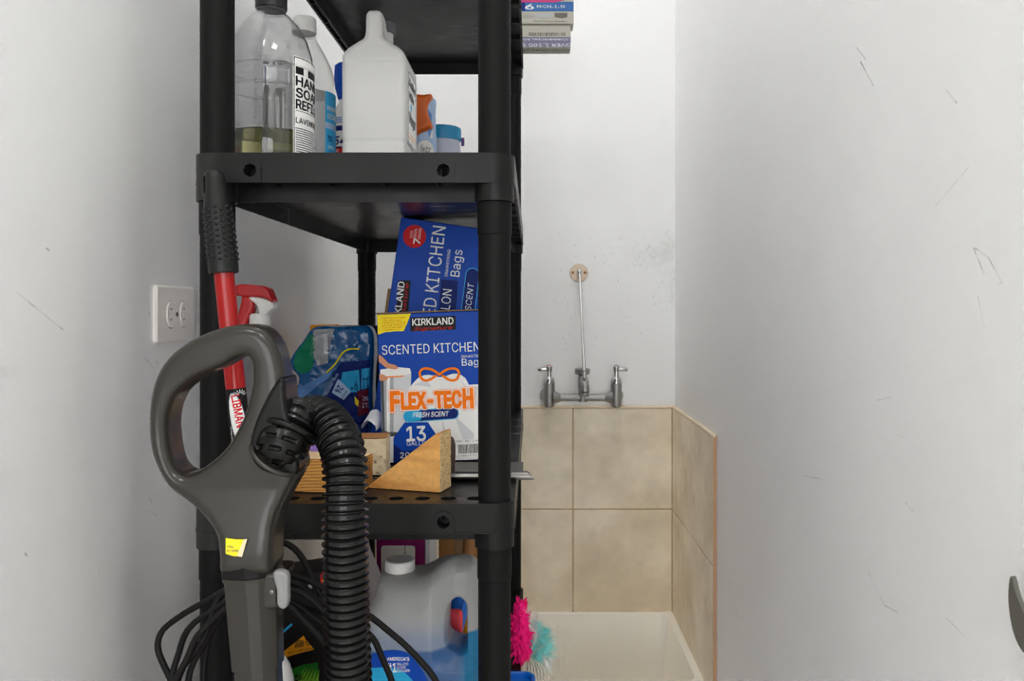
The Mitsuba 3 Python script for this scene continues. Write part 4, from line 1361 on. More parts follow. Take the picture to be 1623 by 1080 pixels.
    pr.poly('pill_glow', LineString([q(648, 662), q(662, 661)]).buffer(.0080), 'ink_cyan', 10)
    t('FRESH SCENT', *q(654.5, 663.5), .0076, 'ink_white', w=.0565, bold=True, italic=.2, layer=11)
    pr.poly('hexagon', poly((641, 672), (678, 671), (691, 690), (691, 712), (676, 716), (640, 718), (624, 706), (624, 697)), 'ink_blue', 8)
    pr.poly('hexagon', poly((624, 706), (640, 717), (691, 713), (691, 760), (624, 760)), 'ink_deep_blue', 8)
    t('13', *q(644.5, 701), .0225, 'ink_white', w=.0315, bold=True, layer=9)
    t('GALLON', *q(645, 708.5), .0066, 'ink_white', w=.038, layer=9)
    t('200', *q(634.5, 728), .0088, 'ink_white', w=.024, layer=9)
    pr.poly('barcode_panel', poly((721, 698.5), (800, 697), (800, 727), (721, 728)), 'ink_white', 8)
    t('ITM. / ART. 1300959', *q(722.5, 703), .0028, 'ink_black', w=.047, layer=9)
    bx = q(727, 721)
    barcode(pr, bx[0], bx[1], bx[0] + .036, bx[1] + .0145, seed=3, layer=9)
    t('0 96619 21365', *q(725, 725.5), .0024, 'ink_black', w=.042, layer=9)
    pr.poly('panel_line', poly((743, 612), (800, 609), (800, 613), (743, 615.5)), 'ink_white', 5)
    pr.done()


build_bag_box()


def build_tall_box():
    k = thing('bag_box', 'tilted blue kitchen bag box with sideways lettering and a red disc', 'box')
    y0, dp = 1.372, .10
    th = math.radians(-8.0)           # leans to the right
    u, v = np.array([math.cos(th), 0, math.sin(th)]), np.array([-math.sin(th), 0, math.cos(th)])
    w, h = .155, .372
    tl = P(635.5, 344.5, y0)
    o = tl - v * h
    dz = (DM + .0004) - (o + u * w)[2]
    h -= dz / v[2] * 0
    o = o + np.array([0, 0, dz]) if dz > 0 else o
    if dz < 0:
        h = h - dz / v[2]
        o = tl - v * h
        o[2] += (DM + .0004) - (o + u * w)[2]
    Rm = np.stack([u, [0, 1, 0], v], 1)
    add('carton', moved(cbox(w, dp, h, .0012, (w / 2, dp / 2, h / 2)), Rm, o), 'carton_blue', k, smooth=False)
    # torn brown edge of the flap on the left
    add('torn_flap', moved(cbox(.006, .003, .058, .0008, (-.0028, .004, h - .155)), Rm, o), 'carton_edge', k, smooth=False)
    s = y0 / FPX

    def q(px, py):
        d = P(px, py, y0) - o
        return (d @ u, d @ v)
    pr = Print(k, o, u, v)
    pr.clip = sbox(.0006, .0006, w - .0006, h - .0006)
    D_ = 90 + 1.2
    pr.poly('disc', Point(q(657, 375)).buffer(.0200), 'ink_red', 1)
    pr.text('7', *q(665.5, 388), .0115, 'ink_white', w=.0105, bold=True, deg=D_)
    pr.text('DAY', *q(653.5, 377), .0046, 'ink_white', w=.0125, deg=D_)
    pr.text('ODOR', *q(659.5, 379), .0046, 'ink_white', w=.0175, deg=D_)
    pr.text('CONTROL', *q(666.5, 380.5), .0046, 'ink_white', w=.0215, deg=D_)
    pr.text('SCENTED KITCHEN', *q(706.5, 360), .0225, 'ink_white', w=.245, align='r', deg=D_)
    pr.text('DRAWSTRING', *q(714.5, 396), .0052, 'ink_white', w=.047, align='r', deg=D_)
    pr.text('Bags', *q(733, 397), .0158, 'ink_white', w=.047, align='r', deg=D_)
    pr.poly('printed_panel', Polygon([q(701, 445), q(724, 447), q(718, 530), q(694, 530)]).buffer(.002), 'ink_deep_blue', 1)
    pr.text('GALLON', *q(716.5, 459.5), .0160, 'ink_white', w=.072, align='r', deg=D_)
    pl = LineString([q(749, 436), q(737, 530)])
    pr.poly('pill', pl.buffer(.0125), 'ink_sky', 1)
    pr.poly('pill', pl.buffer(.0110), 'ink_deep_blue', 2)
    pr.text('FRESH SCENT', *q(751.5, 449), .0105, 'ink_white', w=.098, align='r', italic=.15, deg=D_, layer=3)
    pr.poly('logo_panel', Polygon([q(632, 444.5), q(651, 445), q(643, 545), q(624, 545)]), 'ink_black', 1)
    pr.text('KIRKLAND', *q(641.5, 447), .0112, 'ink_white', w=.086, align='r', bold=True, deg=D_)
    pr.text('Signature', *q(648, 449), .0068, 'ink_red', w=.082, align='r', italic=.4, deg=D_)
    pr.done()


build_tall_box()


def build_wedge():
    k = thing('wooden_wedge', 'triangular wooden wedge standing in front of the kitchen bag box', 'wood block')
    a = math.radians(16)
    ux = np.array([math.cos(a), math.sin(a) * -1, 0])      # along the base, to the right, towards the camera
    uy = np.array([math.sin(a), math.cos(a), 0])
    cor = P(697, 0, 1.028); cor[2] = DM
    pol = Polygon([(-.1045, 0), (-.1035, .0025), (-.0055, .0765), (-.001, .0775), (0, .0770), (0, 0)])
    h = .037
    e = extrude(pol, h)
    v = e.vertices
    e.vertices = cor + v[:, :1] * ux + v[:, 2:3] * uy + v[:, 1:2] * np.array([0, 0, 1])
    e.fix_normals()
    nrm = e.face_normals @ ux
    f_side = nrm > .9
    add('block', e.submesh([np.where(~f_side)[0]], append=True, repair=False), 'wedge_wood', k, smooth=False)
    g = rbox(.0012, h - .0002, .0765, .0005, (0, 0, 0))
    add('end_grain', moved(g, np.stack([ux, uy, [0, 0, 1]], 1), cor + ux * .0004 + uy * (h / 2) + np.array([0, 0, .0384])), 'wedge_endgrain', k, smooth=False)


build_wedge()


def build_blocks():
    k = thing('wood_block', 'short brown wood block with rough saw lines, behind the hose', 'wood block')
    a = math.radians(-8)
    c = P(527, 0, 1.052); c[2] = DM + .0215
    b = trimesh.creation.box([.094, .05, .0425])
    b = b.subdivide().subdivide().subdivide()
    v = b.vertices
    b.vertices = v + (meshkit.fbm(v * 160, 3)[:, None] - .5) * .0016 * np.sign(v) * (np.abs(v) > [.0465, .0245, .021])
    b.vertices[:, 2] = np.maximum(b.vertices[:, 2], -.0213)
    add('block', moved(b, rot([0, 0, 1], math.degrees(a)), c), 'block_burnt', k, smooth=False)
    add('top_face', moved(cbox(.093, .049, .0008, .0002), rot([0, 0, 1], math.degrees(a)), c + np.array([0, 0, .0222])), 'block_top', k, smooth=False)
    k = thing('wood_block', 'pale worn wood block between the hose and the kitchen bag box', 'wood block')
    c = P(577, 0, 1.155); c[2] = DM + .0265
    b = trimesh.creation.box([.070, .046, .0525]).subdivide().subdivide().subdivide()
    v = b.vertices
    b.vertices = v + (meshkit.fbm(v * 120 + 5, 3)[:, None] - .5) * .003 * np.sign(v) * (np.abs(v) > [.0345, .0225, .026])
    b.vertices[:, 2] = np.maximum(b.vertices[:, 2], -.0264)
    add('block', moved(b, rot([0, 0, 1], 3), c), 'block_pale', k, smooth=False)
    add('top_face', moved(cbox(.069, .045, .0012, .0003), rot([0, 0, 1], 3), c + np.array([0, 0, .0276])), 'block_brown', k, smooth=False)


build_blocks()


def build_knife():
    k = thing('steel_scraper', 'flat steel scraper with a rolled bar edge sticking out right of the middle shelf', 'tool')
    y = 1.100
    x0, x1 = P(672, 0, y)[0], P(842, 0, y)[0]
    z = DM + .0068
    # blade sheet
    add('blade', cbox(x1 - x0 - .012, .112, .0009, .0003, ((x0 + x1 - .012) / 2, y + .060, DM + .0035)), 'steel', k, smooth=False)
    # rolled bar: a half-open channel cut slantwise at its end
    th = np.linspace(-.3 * math.pi, 1.25 * math.pi, 16)
    prof = np.stack([np.cos(th) * .0075, np.sin(th) * .0066], 1)
    o = np.vstack([prof, prof[::-1] * .82])
    V, F = [], []
    for (xa, sl) in ((x0, 0), (x1, 1)):
        for p in o:
            V.append([xa + sl * .006 * (-p[1] / .0066), y + p[0], z + p[1]])
    n = len(o)
    for j in range(n):
        jj = (j + 1) % n
        F += [[j, jj, n + jj], [j, n + jj, n + j]]
    half = n // 2
    for base in (0, n):
        for j in range(half - 1):
            F += [[base + j, base + j + 1, base + n - 2 - j], [base + j, base + n - 2 - j, base + n - 1 - j]]
    m = trimesh.Trimesh(np.array(V), np.array(F), process=False)
    m.fix_normals()
    add('rolled_edge', m, 'dull_chrome', k, smooth=40)
    c = P(703, 0, 1.105)
    add('knob', moved(lathe([(.011, .0045), (.0135, .006), (.0145, .03), (.0145, .045), (.012, .055), (.006, .058)], 28), t=(c[0], 1.128, DM)), 'knob_brown', k, label='dark brown knob')


build_knife()


def build_wipes():
    # navy carton behind
    k = thing('navy_carton', 'dark navy carton behind the blue plastic wipes pack', 'box')
    y0 = 1.475
    x0, x1 = P(520, 0, y0)[0], P(603, 0, y0)[0]
    h = (736 - 517) * y0 / FPX * .915
    ztop = P(0, 517.5, y0)[2]
    add('carton', cbox(x1 - x0, .12, ztop - DM, .0015, ((x0 + x1) / 2, y0 + .06, (ztop + DM) / 2)), 'carton_navy', k, smooth=False)
    pr = Print(k, [0, y0, 0], [1, 0, 0], [0, 0, 1])
    s = y0 / FPX
    pr.rect('printed_block', P(566, 0, y0)[0], P(0, 662, y0)[2], P(588, 0, y0)[0], P(0, 618, y0)[2], 'ink_maroon', 1)
    pr.done()
    # soft wipes pack
    k = thing('wipes_pack', 'crumpled blue and green plastic wipes pack left of the kitchen bag box', 'pack')
    y1 = 1.415
    ol = outline([(497, 520), (520, 517), (560, 517), (585, 518), (591, 527), (591, 600), (589, 690), (575, 735), (500, 738), (452, 738), (446, 690), (452, 640), (466, 622), (474, 598), (461, 580), (468, 558), (482, 540)], y1, 160)

    def f(p):
        d2 = poly_sdf(ol, p[:, [0, 2]])
        n = (meshkit.fbm(p * np.array([38, 38, 30]) + 3, 3) - .5) * .016 + (np.abs(meshkit.fbm(p * np.array([75, 20, 60]) + 9, 2) - .5) - .1) * .012
        return rounded(d2, np.abs(p[:, 1] - y1 - .015 + n * .7) - .026, .011)
    m = nets(f, (ol[:, 0].min() - .006, y1 - .025, DM), (ol[:, 0].max() + .006, y1 + .055, ol[:, 1].max() + .006), .0036)
    m.vertices[:, 2] = np.maximum(m.vertices[:, 2], DM)
    add('pouch', m, 'wipes_film', k, smooth=True)
    tree = None
    front = m.vertices[(m.vertex_normals[:, 1] < -.2)]
    from scipy.spatial import cKDTree
    tr = cKDTree(front[:, [0, 2]])

    def fm(a, b, h_):
        d, i = tr.query(np.stack([a, b], 1), k=3)
        w = 1 / (d + 1e-4)
        y = (front[i, 1] * w).sum(1) / w.sum(1)
        return np.stack([a, y - .0012 - h_ * 1.6, b], 1)
    pr = Print(k, fmap=fm, fine=.005)
    yy = y1 - .012
    q = lambda px, py: (P(px, 0, yy)[0], P(0, py, yy)[2])
    pl = lambda *pts: Polygon([q(*p) for p in pts])
    sm = lambda *pts: Polygon(spline([q(*p) for p in pts], 50, True))
    pr.clip = Polygon(ol).buffer(-.0045)
    pr.poly('green_leaf', sm((466, 568), (475, 545), (488, 532), (499, 532), (498, 560), (496, 582), (480, 592), (469, 586)), 'ink_green', 1)
    pr.poly('film_band', pl((455, 575), (466, 596), (480, 612), (530, 585), (520, 600), (480, 630), (455, 650), (452, 640), (470, 612)), 'ink_mid_blue', 1)
    pr.poly('film_highlight', pl((496, 523), (530, 521), (522, 550), (520, 575), (505, 580), (497, 565)), 'ink_grey', 1)  # pale highlight of the clear film, laid on as flat grey
    pr.poly('label_strip', pl((512, 530), (521, 529), (520, 560), (514, 562)), 'ink_light_grey', 2)
    pr.text('Ultimate', *q(518.5, 531), .0042, 'ink_dark_violet', w=.030, deg=-88, layer=3)
    pr.poly('dark_field', pl((540, 575), (592, 570), (592, 700), (570, 690), (540, 640), (505, 640), (525, 600)), 'ink_deep_blue', 1)
    pr.poly('swoosh', LineString(spline([q(*p) for p in ((518, 590), (533, 575), (543, 560), (555, 553.5), (568, 553.5))], 30)).buffer(.0015), 'ink_yellow', 3)
    pr.text('Clean... More than', *q(567, 568), .0048, 'ink_pale_blue', w=.030, deg=182, layer=4)
    pr.text('Amazing power', *q(527, 598), .0048, 'ink_pale_blue', w=.040, deg=-118, layer=4)
    pr.text('Deep cleaning', *q(534, 592), .0048, 'ink_pale_blue', w=.042, deg=-118, layer=4)
    pr.poly('blue_panel', pl((543, 590), (570, 586), (571, 622), (555, 622), (540, 606)), 'ink_cyan', 2)
    pr.poly('blue_panel', pl((573, 585), (586, 583), (586, 615), (573, 617)), 'ink_cyan', 2)
    pr.text('9"', *q(568, 604), .0165, 'ink_deep_blue', w=.013, deg=180, layer=4)
    pr.text('11', *q(584, 600), .0165, 'ink_deep_blue', w=.010, deg=180, layer=4)
    pr.poly('diamond', pl((536, 600), (557, 621), (545, 634), (527, 622)), 'ink_pale_blue', 3)
    pr.text('24', *q(537, 610), .0115, 'ink_deep_blue', w=.012, bold=True, deg=-125, layer=4)
    pr.text('PRE-MOISTENED', *q(549, 619), .0034, 'ink_deep_blue', w=.024, deg=-125, layer=4)
    pr.poly('red_panel', pl((566, 620), (590, 616), (590, 655), (568, 660)), 'ink_maroon', 3)
    pr.text('MAC', *q(587, 628), .0080, 'ink_pale_blue', w=.014, deg=180, layer=5)
    pr.text('CLI', *q(587, 639), .0080, 'ink_pale_blue', w=.014, deg=180, layer=5)
    pr.poly('yellow_panel', pl((562, 628), (569, 636), (568, 645), (563, 640)), 'ink_yellow', 4)
    pr.done()
    # clear crinkled film over the opening
    gx, gz = np.meshgrid(np.linspace(0, 1, 26), np.linspace(0, 1, 26), indexing='ij')
    a0, a1 = q(492, 580), q(534, 522)
    X = a0[0] + gx * (a1[0] - a0[0])
    Z = a0[1] + gz * (a1[1] - a0[1])
    Yb = fm(X.ravel(), Z.ravel(), np.zeros(X.size))[:, 1] - .004
    nz = np.abs(meshkit.fbm(np.stack([X.ravel() * 90, Z.ravel() * 90, 0 * X.ravel()], 1), 3) - .5)
    V = np.stack([X.ravel(), Yb - nz * .022, Z.ravel()], 1)
    F = []
    for i in range(25):
        for j in range(25):
            b = i * 26 + j
            if ((i - 12.5) / 12.5) ** 2 + ((j - 12.5) / 12.5) ** 2 < 1 + .15 * math.sin(i):
                F += [[b, b + 26, b + 27], [b, b + 27, b + 1]]
    add('clear_film', trimesh.Trimesh(V, np.array(F), process=False), 'clear_plastic', k, smooth=True, label='crinkled clear plastic film')
    # yellow carton in the corner behind
    k = thing('yellow_carton', 'yellow carton mostly hidden behind the wipes pack', 'box')
    y2 = 1.62
    x0, x1 = P(452, 0, y2)[0], P(524, 0, y2)[0]
    ztop = P(0, 515.5, y2)[2]
    zt2 = P(0, 528, y2)[2]
    add('carton', cbox(x1 - x0 - .052, .08, ztop - DM, .0015, ((x0 + .05 + x1) / 2, y2 + .04, (ztop + DM) / 2)), 'ink_amber', k, smooth=False)
    # purple pack, low at the front
    k = thing('purple_pack', 'small purple and white pack lying behind the brown wood block', 'pack')
    c = P(499, 0, 1.22); c[2] = DM + .0205
    add('pouch', rbox(.075, .09, .040, .014, c), 'ink_violet', k, smooth=30)
    pr = Print(k, [0, 1.22 - .0452, 0], [1, 0, 0], [0, 0, 1])
    q2 = lambda px, py: (P(px, 0, 1.175)[0], P(0, py, 1.175)[2])
    pr.poly('swirl', Point(q2(482, 724)).buffer(.0125), 'ink_light_grey', 1)
    pr.poly('swirl', Point(q2(482, 724)).buffer(.0112), 'ink_dark_violet', 2)
    pr.poly('printed_panel', Polygon([q2(503, 706), q2(520, 704), q2(520, 726), q2(507, 726)]), 'ink_white', 1)
    pr.done()
    # curl of torn film in front of the cartons
    k = thing('torn_wrapper', 'curled grey-white scrap of plastic wrapper above the pale wood block', 'wrapper')
    c = P(590, 0, 1.225)
    gx, gt = np.meshgrid(np.linspace(-1, 1, 14), np.linspace(0, 1, 22), indexing='ij')
    ang = (gt * 1.15 - .05) * math.pi
    rr_ = .011 + .003 * gx * np.sin(3 * gt)
    X = c[0] - np.cos(ang) * rr_ * 1.1 + .002 * gx
    Yv = c[1] + .016 * gx
    Zv = DM + .0605 + rr_ * np.sin(ang) * 1.35 + .003 * gx
    V = np.stack([X, Yv, Zv], -1).reshape(-1, 3)
    V += (meshkit.fbm(V * 130, 2)[:, None] - .5) * .004
    F = [[i * 22 + j, (i + 1) * 22 + j, (i + 1) * 22 + j + 1] for i in range(13) for j in range(21)] + [[i * 22 + j, (i + 1) * 22 + j + 1, i * 22 + j + 1] for i in range(13) for j in range(21)]
    add('curl', trimesh.Trimesh(V, np.array(F), process=False), 'ink_light_grey', k, smooth=50)
    # its tail hangs down to the deck on the right
    sp = spline([(c[0] + .011, 1.225, DM + .060), (c[0] + .022, 1.230, DM + .045), (c[0] + .027, 1.236, DM + .025), (c[0] + .024, 1.236, DM + .001)], 20)
    V = np.vstack([[p + np.array([s_ * .0035, .004 * math.sin(i * 1.1) - s_ * .004, 0]) for s_ in (-1, 1)] for i, p in enumerate(sp)])
    F = [[2 * i, 2 * i + 1, 2 * i + 3] for i in range(19)] + [[2 * i, 2 * i + 3, 2 * i + 2] for i in range(19)]
    add('tail', trimesh.Trimesh(V, np.array(F), process=False), 'ink_light_grey', k, smooth=50)


def film_fn(p, n, uv):
    f = fbm(p.x * 40, p.z * 40, 2.0, 3)
    return mix(C(8, 62, 118), C(20, 94, 150), f)


mat('wipes_film', proc(film_fn), 0.22, 0.6)
build_wipes()


def build_red_sprayer():
    k = thing('spray_bottle', 'clear spray bottle with a red and white trigger head on the middle shelf', 'bottle')
    y = 1.20
    cx = P(412, 0, y)[0]
    zc = lambda py: P(0, py, y)[2]
    add('body', moved(shell([(.03, .001), (.034, .004), (.0355, .012), (.0355, .06), (.031, .075), (.0355, .095), (.0345, .125), (.026, .16), (.0165, .183), (.0135, .190), (.0135, .196)], .001, 40), t=(cx, y, DM)), 'clear_wall', k, smooth=40)
    add('tube', cyl((cx, y, DM + .01), (cx + .002, y, DM + .195), .0025, 10), 'white_plastic', k)
    zb = zc(515)
    add('collar', moved(lathe([(.0148, DM + .190), (.0155, DM + .192), (.0152, zc(500)), (.0125, zc(497))], 24), t=(cx, y, 0)), 'white_plastic', k, smooth=25)
    # head: white shroud, red top, red trigger
    sh = outline([(398, 472), (410, 471), (424, 474), (437, 482), (436, 489), (429, 496), (425, 500), (416, 500), (413, 492), (409, 483), (402, 477)], y, 80)
    add('shroud', nets(lambda p: rounded(poly_sdf(sh, p[:, [0, 2]]), np.abs(p[:, 1] - y) - .0125, .004), (sh[:, 0].min() - .003, y - .017, sh[:, 1].min() - .003), (sh[:, 0].max() + .003, y + .017, sh[:, 1].max() + .003), .0018), 'white_plastic', k, smooth=True, label='white shroud')
    tp = outline([(379.5, 453), (390, 451), (403, 451.5), (420, 454), (428, 458), (432, 467), (436, 479), (428, 475), (412, 471), (398, 471), (391, 471), (380, 467)], y - .002, 90)
    add('top', nets(lambda p: rounded(poly_sdf(tp, p[:, [0, 2]]), np.abs(p[:, 1] - y) - .0135, .003), (tp[:, 0].min() - .003, y - .018, tp[:, 1].min() - .003), (tp[:, 0].max() + .003, y + .018, tp[:, 1].max() + .003), .0018), 'red_plastic', k, smooth=True, label='red top and nozzle')
    add('nozzle', moved(cbox(.0165, .020, .0165, .002), None, P(385, 460.5, y - .002)), 'red_plastic', k, smooth=False)
    tg = outline([(386, 470), (399, 471), (404, 481), (402, 494), (395, 507), (389, 518), (378, 520), (378, 506), (381, 490), (384, 478)], y - .003, 70)
    add('trigger', nets(lambda p: rounded(poly_sdf(tg, p[:, [0, 2]]), np.abs(p[:, 1] - y) - .010, .004), (tg[:, 0].min() - .003, y - .014, tg[:, 1].min() - .003), (tg[:, 0].max() + .003, y + .014, tg[:, 1].max() + .003), .0018), 'red_plastic', k, smooth=True, label='red trigger')


build_red_sprayer()

# ================================================================== lower tier
DL = TIERS[1] + .0010


def build_blue_jug():
    k = thing('cleaner_jug', 'translucent jug of blue glass cleaner with a handle hole, front of the lower shelf', 'jug')
    y = 1.125
    s = y / FPX
    base_py = PY + (EYE - DL) * FPX / y
    side = outline([(608, 906), (601, 925), (592, 952), (582, 985), (563, 1010), (547, 1060), (543, 1120), (543, 1190), (546, base_py - 14), (556, base_py), (650, base_py), (747, base_py), (757, base_py - 8), (761, 1180), (761, 1080), (761, 980), (760, 905), (757, 890), (745, 881),
                    (722, 880), (704, 886), (688, 896), (672, 903), (656, 904), (632, 905)], y, 200)
    hole = outline([(713, 1003), (712.5, 975), (714, 955), (719, 943), (728, 938), (737, 942), (741.5, 953), (742, 980), (742, 1012), (739, 1017), (727, 1015), (717, 1010)], y, 60)
    dp = .052
    crease = np.array([P(*q, y)[[0, 2]] for q in ((560, 1000), (615, 982), (668, 963), (690, 930), (720, 906), (765, 890), (765, 1300), (560, 1300))])

    def f(p):
        q = p[:, [0, 2]]
        d2 = poly_sdf(side, q)
        # thinner shoulders: the front slopes back above a crease
        up = np.clip(poly_sdf(crease, q), 0, .06)
        hnd = np.clip((q[:, 0] - P(690, 0, y)[0]) / .03, 0, 1) * np.clip((q[:, 1] - P(0, 1040, y)[1 + 1]) / .03, 0, 1)
        hw = dp - .30 * up - .026 * hnd
        a = rounded(d2, np.abs(p[:, 1] - y) - hw, .022)
        dh = poly_sdf(hole, q)
        return np.maximum(a, -(dh - .004 * np.clip((np.abs(p[:, 1] - y) - .02) / .02, 0, 1)))
    m = nets(f, (side[:, 0].min() - .006, y - dp - .005, DL - .002), (side[:, 0].max() + .006, y + dp + .005, side[:, 1].max() + .006), .0036)
    m.vertices[:, 2] = np.maximum(m.vertices[:, 2], DL)
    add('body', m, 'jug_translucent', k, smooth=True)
    c = P(634, 905, y)
    add('neck', moved(lathe([(.0175, -.004), (.018, .003)], 36), t=c), 'milky_plastic', k)
    add('cap', moved(lathe([(.0205, .001), (.0215, .0022), (.0208, .0150), (.0195, .0165)], 48), t=c), 'white_plastic', k, smooth=25, label='white ribbed cap')
    yf = y - dp + .0006
    from scipy.spatial import cKDTree
    front = m.vertices[m.vertex_normals[:, 1] < -.2]
    tr = cKDTree(front[:, [0, 2]])

    def fm(a, b, h_):
        d, i = tr.query(np.stack([a, b], 1), k=4)
        w = 1 / (d + 1e-4)
        return np.stack([a, (front[i, 1] * w).sum(1) / w.sum(1) - .0006 - h_, b], 1)
    pr = Print(k, fmap=fm, fine=.006)
    q = lambda px, py: tuple(P(px, py, y - dp)[[0, 2]])
    lab = Polygon(spline([q(*p) for p in ((560, 1060), (588, 1038), (615, 1031), (640, 1033), (660, 1050), (680, 1085), (700, 1140), (715, 1210), (560, 1210))], 70, True))
    pr.poly('label', lab, 'ink_blue', 1)
    pr.poly('label_glow', Polygon(spline([q(*p) for p in ((560, 1072), (600, 1058), (635, 1062), (665, 1092), (690, 1150), (560, 1160))], 50, True)), 'ink_cyan', 2)
    pr.text("AMERICA'S", *q(613.5, 1047), .0046, 'ink_white', w=.0305, bold=True, layer=3)
    pr.text('#1', *q(613, 1065), .0118, 'ink_white', w=.0135, bold=True, layer=3)
    pr.text('SELLING', *q(629, 1054.3), .0036, 'ink_white', w=.0160, layer=3)
    pr.text('GLASS', *q(629, 1059.6), .0036, 'ink_white', w=.0125, layer=3)
    pr.text('CLEANER', *q(629, 1065), .0036, 'ink_white', w=.0180, layer=3)
    pr.done()


ZLIQ = float(P(0, 1030, 1.08)[2])


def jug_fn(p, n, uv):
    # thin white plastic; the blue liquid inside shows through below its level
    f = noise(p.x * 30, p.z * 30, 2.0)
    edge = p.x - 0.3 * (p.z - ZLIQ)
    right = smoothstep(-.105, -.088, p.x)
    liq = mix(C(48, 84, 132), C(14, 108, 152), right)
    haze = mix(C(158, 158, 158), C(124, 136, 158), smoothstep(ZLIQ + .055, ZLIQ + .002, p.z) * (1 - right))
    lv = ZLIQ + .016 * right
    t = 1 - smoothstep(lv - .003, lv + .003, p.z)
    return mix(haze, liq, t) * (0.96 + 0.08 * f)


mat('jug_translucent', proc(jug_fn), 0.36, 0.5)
build_blue_jug()


def build_bleach_jug():
    k = thing('white_jug', 'plain white jug standing behind the hose on the lower shelf', 'jug')
    y = 1.36
    prof = [(.05, .001), (.062, .006), (.066, .018), (.066, .17), (.062, .19), (.050, .225), (.040, .25), (.035, .268), (.022, .285), (.018, .30)]
    c = P(551, 0, y); c[2] = DL
    add('body', moved(lathe(prof, 48, squareness=[2.6] * len(prof), sx=.98), t=c), 'milky_plastic', k, smooth=40)
    add('cap', moved(lathe([(.020, .298), (.021, .30), (.021, .318), (.019, .32)], 36), t=c), 'white_plastic', k)


build_bleach_jug()


def build_lower_stuff():
    # magenta carton
    k = thing('magenta_carton', 'dark magenta carton with a white panel behind the glass cleaner jug', 'box')
    y = 1.45
    x0, x1 = P(596, 0, y)[0], P(673, 0, y)[0]
    zt = DL + .345
    add('carton', cbox(x1 - x0, .10, zt - DL, .0015, ((x0 + x1) / 2, y + .05, (zt + DL) / 2)), 'carton_magenta', k, smooth=False)
    add('side_panel', cbox(P(681, 0, y)[0] - x1, .098, zt - DL - .002, .001, ((P(681, 0, y)[0] + x1) / 2 + .0004, y + .051, (zt + DL) / 2)), 'ink_light_grey', k, smooth=False)
    pr = Print(k, [0, y, 0], [1, 0, 0], [0, 0, 1])
    q = lambda px, py: (P(px, 0, y)[0], P(0, py, y)[2])
    a, b = q(604, 960), q(658, 865)
    pr.rect('white_panel', a[0], a[1], b[0], b[1], 'carton_white', 1, .006)
    pr.rect('panel_seam', q(641.5, 0)[0], a[1], q(642.6, 0)[0], b[1], 'ink_dark_grey', 2)
    pr.rect('side_band', q(662, 0)[0], DL + .01, q(672, 0)[0], zt - .004, 'ink_magenta', 1)
    pr.done()
    # brown cardboard
    k = thing('cardboard_box', 'plain brown cardboard box at the back of the lower shelf', 'box')
    y = 1.60
    x0, x1 = P(695.5, 0, y)[0], P(762, 0, y)[0]
    add('carton', cbox(x1 - x0, .12, .33, .002, ((x0 + x1) / 2, y + .06, DL + .165)), 'carton_brown', k, smooth=False)
    add('tape', cbox(.03, .0008, .326, .0002, ((x0 + x1) / 2 + .004, y - .0005, DL + .165)), 'carton_edge', k, smooth=False)
    k = thing('wooden_pole', 'thick tan wooden pole leaning beside the brown cardboard box', 'pole')
    a, b = P(745.5, 846, 1.40), P(734, 960, 1.40)
    d = (b - a) / np.linalg.norm(b - a)
    up = a - d * .015
    end = a + d * (a[2] - DL - .001) / -d[2]
    add('shaft', tube([up, up + d * .004, end], [.0098, .0112, .0118], 24), 'block_brown', k, smooth=40)
    # things seen through the jug's handle
    k = thing('blue_bottle', 'glossy blue bottle leaning behind the jug handle hole', 'bottle')
    a, b = P(735, 925, 1.245), P(704, 1040, 1.245)
    d = (b - a) / np.linalg.norm(b - a)
    end = a + d * (a[2] - DL - .012) / -d[2]
    add('body', tube([a - d * .02, a - d * .012, a, a + d * .06, end - d * .01, end], [.008, .015, .0175, .0185, .019, .016], 32), 'blue_plastic', k, smooth=40)
    add('seam', tube([a + np.array([.0065, -.0196, 0]), a + d * .1 + np.array([.0065, -.0214, 0])], .0006, 6), 'ink_deep_blue', k)
    k = thing('pink_pouch', 'small coral pink pouch behind the jug handle hole', 'pouch')
    c = P(722, 1040, 1.192); c[2] = DL + .098
    add('pouch', rbox(.058, .016, .218, .007, (c[0] - .018, 1.190, DL + .1095)), 'ink_coral', k, smooth=30)
    k = thing('amber_bottle', 'amber yellow bottle to the right of the leaning blue bottle', 'bottle')
    c = P(748, 0, 1.30); c[2] = DL
    add('body', moved(lathe([(.015, .001), (.019, .004), (.0195, .12), (.0190, .19), (.013, .215), (.008, .22)], 28), t=c), 'ink_amber', k, smooth=40)
    # black weed killer carton with orange flash, tilted
    k = thing('black_carton', 'black carton with an orange flash and a green panel behind the cord loops', 'box')
    y = 1.20
    w, h = .135, .262
    th = math.radians(8)
    u, v = np.array([math.cos(th), 0, math.sin(th)]), np.array([-math.sin(th), 0, math.cos(th)])
    o = P(444, 0, y); o[2] = DL + .0004
    Rm = np.stack([u, [0, 1, 0], v], 1)
    add('carton', moved(cbox(w, .07, h, .0015, (w / 2, .035, h / 2)), Rm, o), 'carton_black', k, smooth=False)
    q = lambda px, py: ((P(px, py, y) - o) @ u, (P(px, py, y) - o) @ v)
    pr = Print(k, o, u, v)
    pr.clip = sbox(.001, .001, w - .001, h - .001)
    pl = lambda *pts: Polygon([q(*p) for p in pts])
    pr.poly('orange_flash', pl((436, 1047), (446, 1036), (481, 1008), (498, 1030), (470, 1037), (446, 1045)), 'ink_amber', 1)
    pr.text('Kills 200', *q(469, 1022), .0056, 'ink_black', w=.026, bold=True, italic=.15, deg=4)
    pr.text('Weed Types', *q(467, 1027.5), .0056, 'ink_black', w=.032, bold=True, italic=.15, deg=4)
    pr.text("Don't kill lawns", *q(458, 1037), .0030, 'ink_black', w=.038, deg=4)
    pr.poly('green_panel', pl((458, 1062), (480, 1054), (504, 1050), (506, 1080), (506, 1130), (452, 1130)), 'ink_grass', 1)
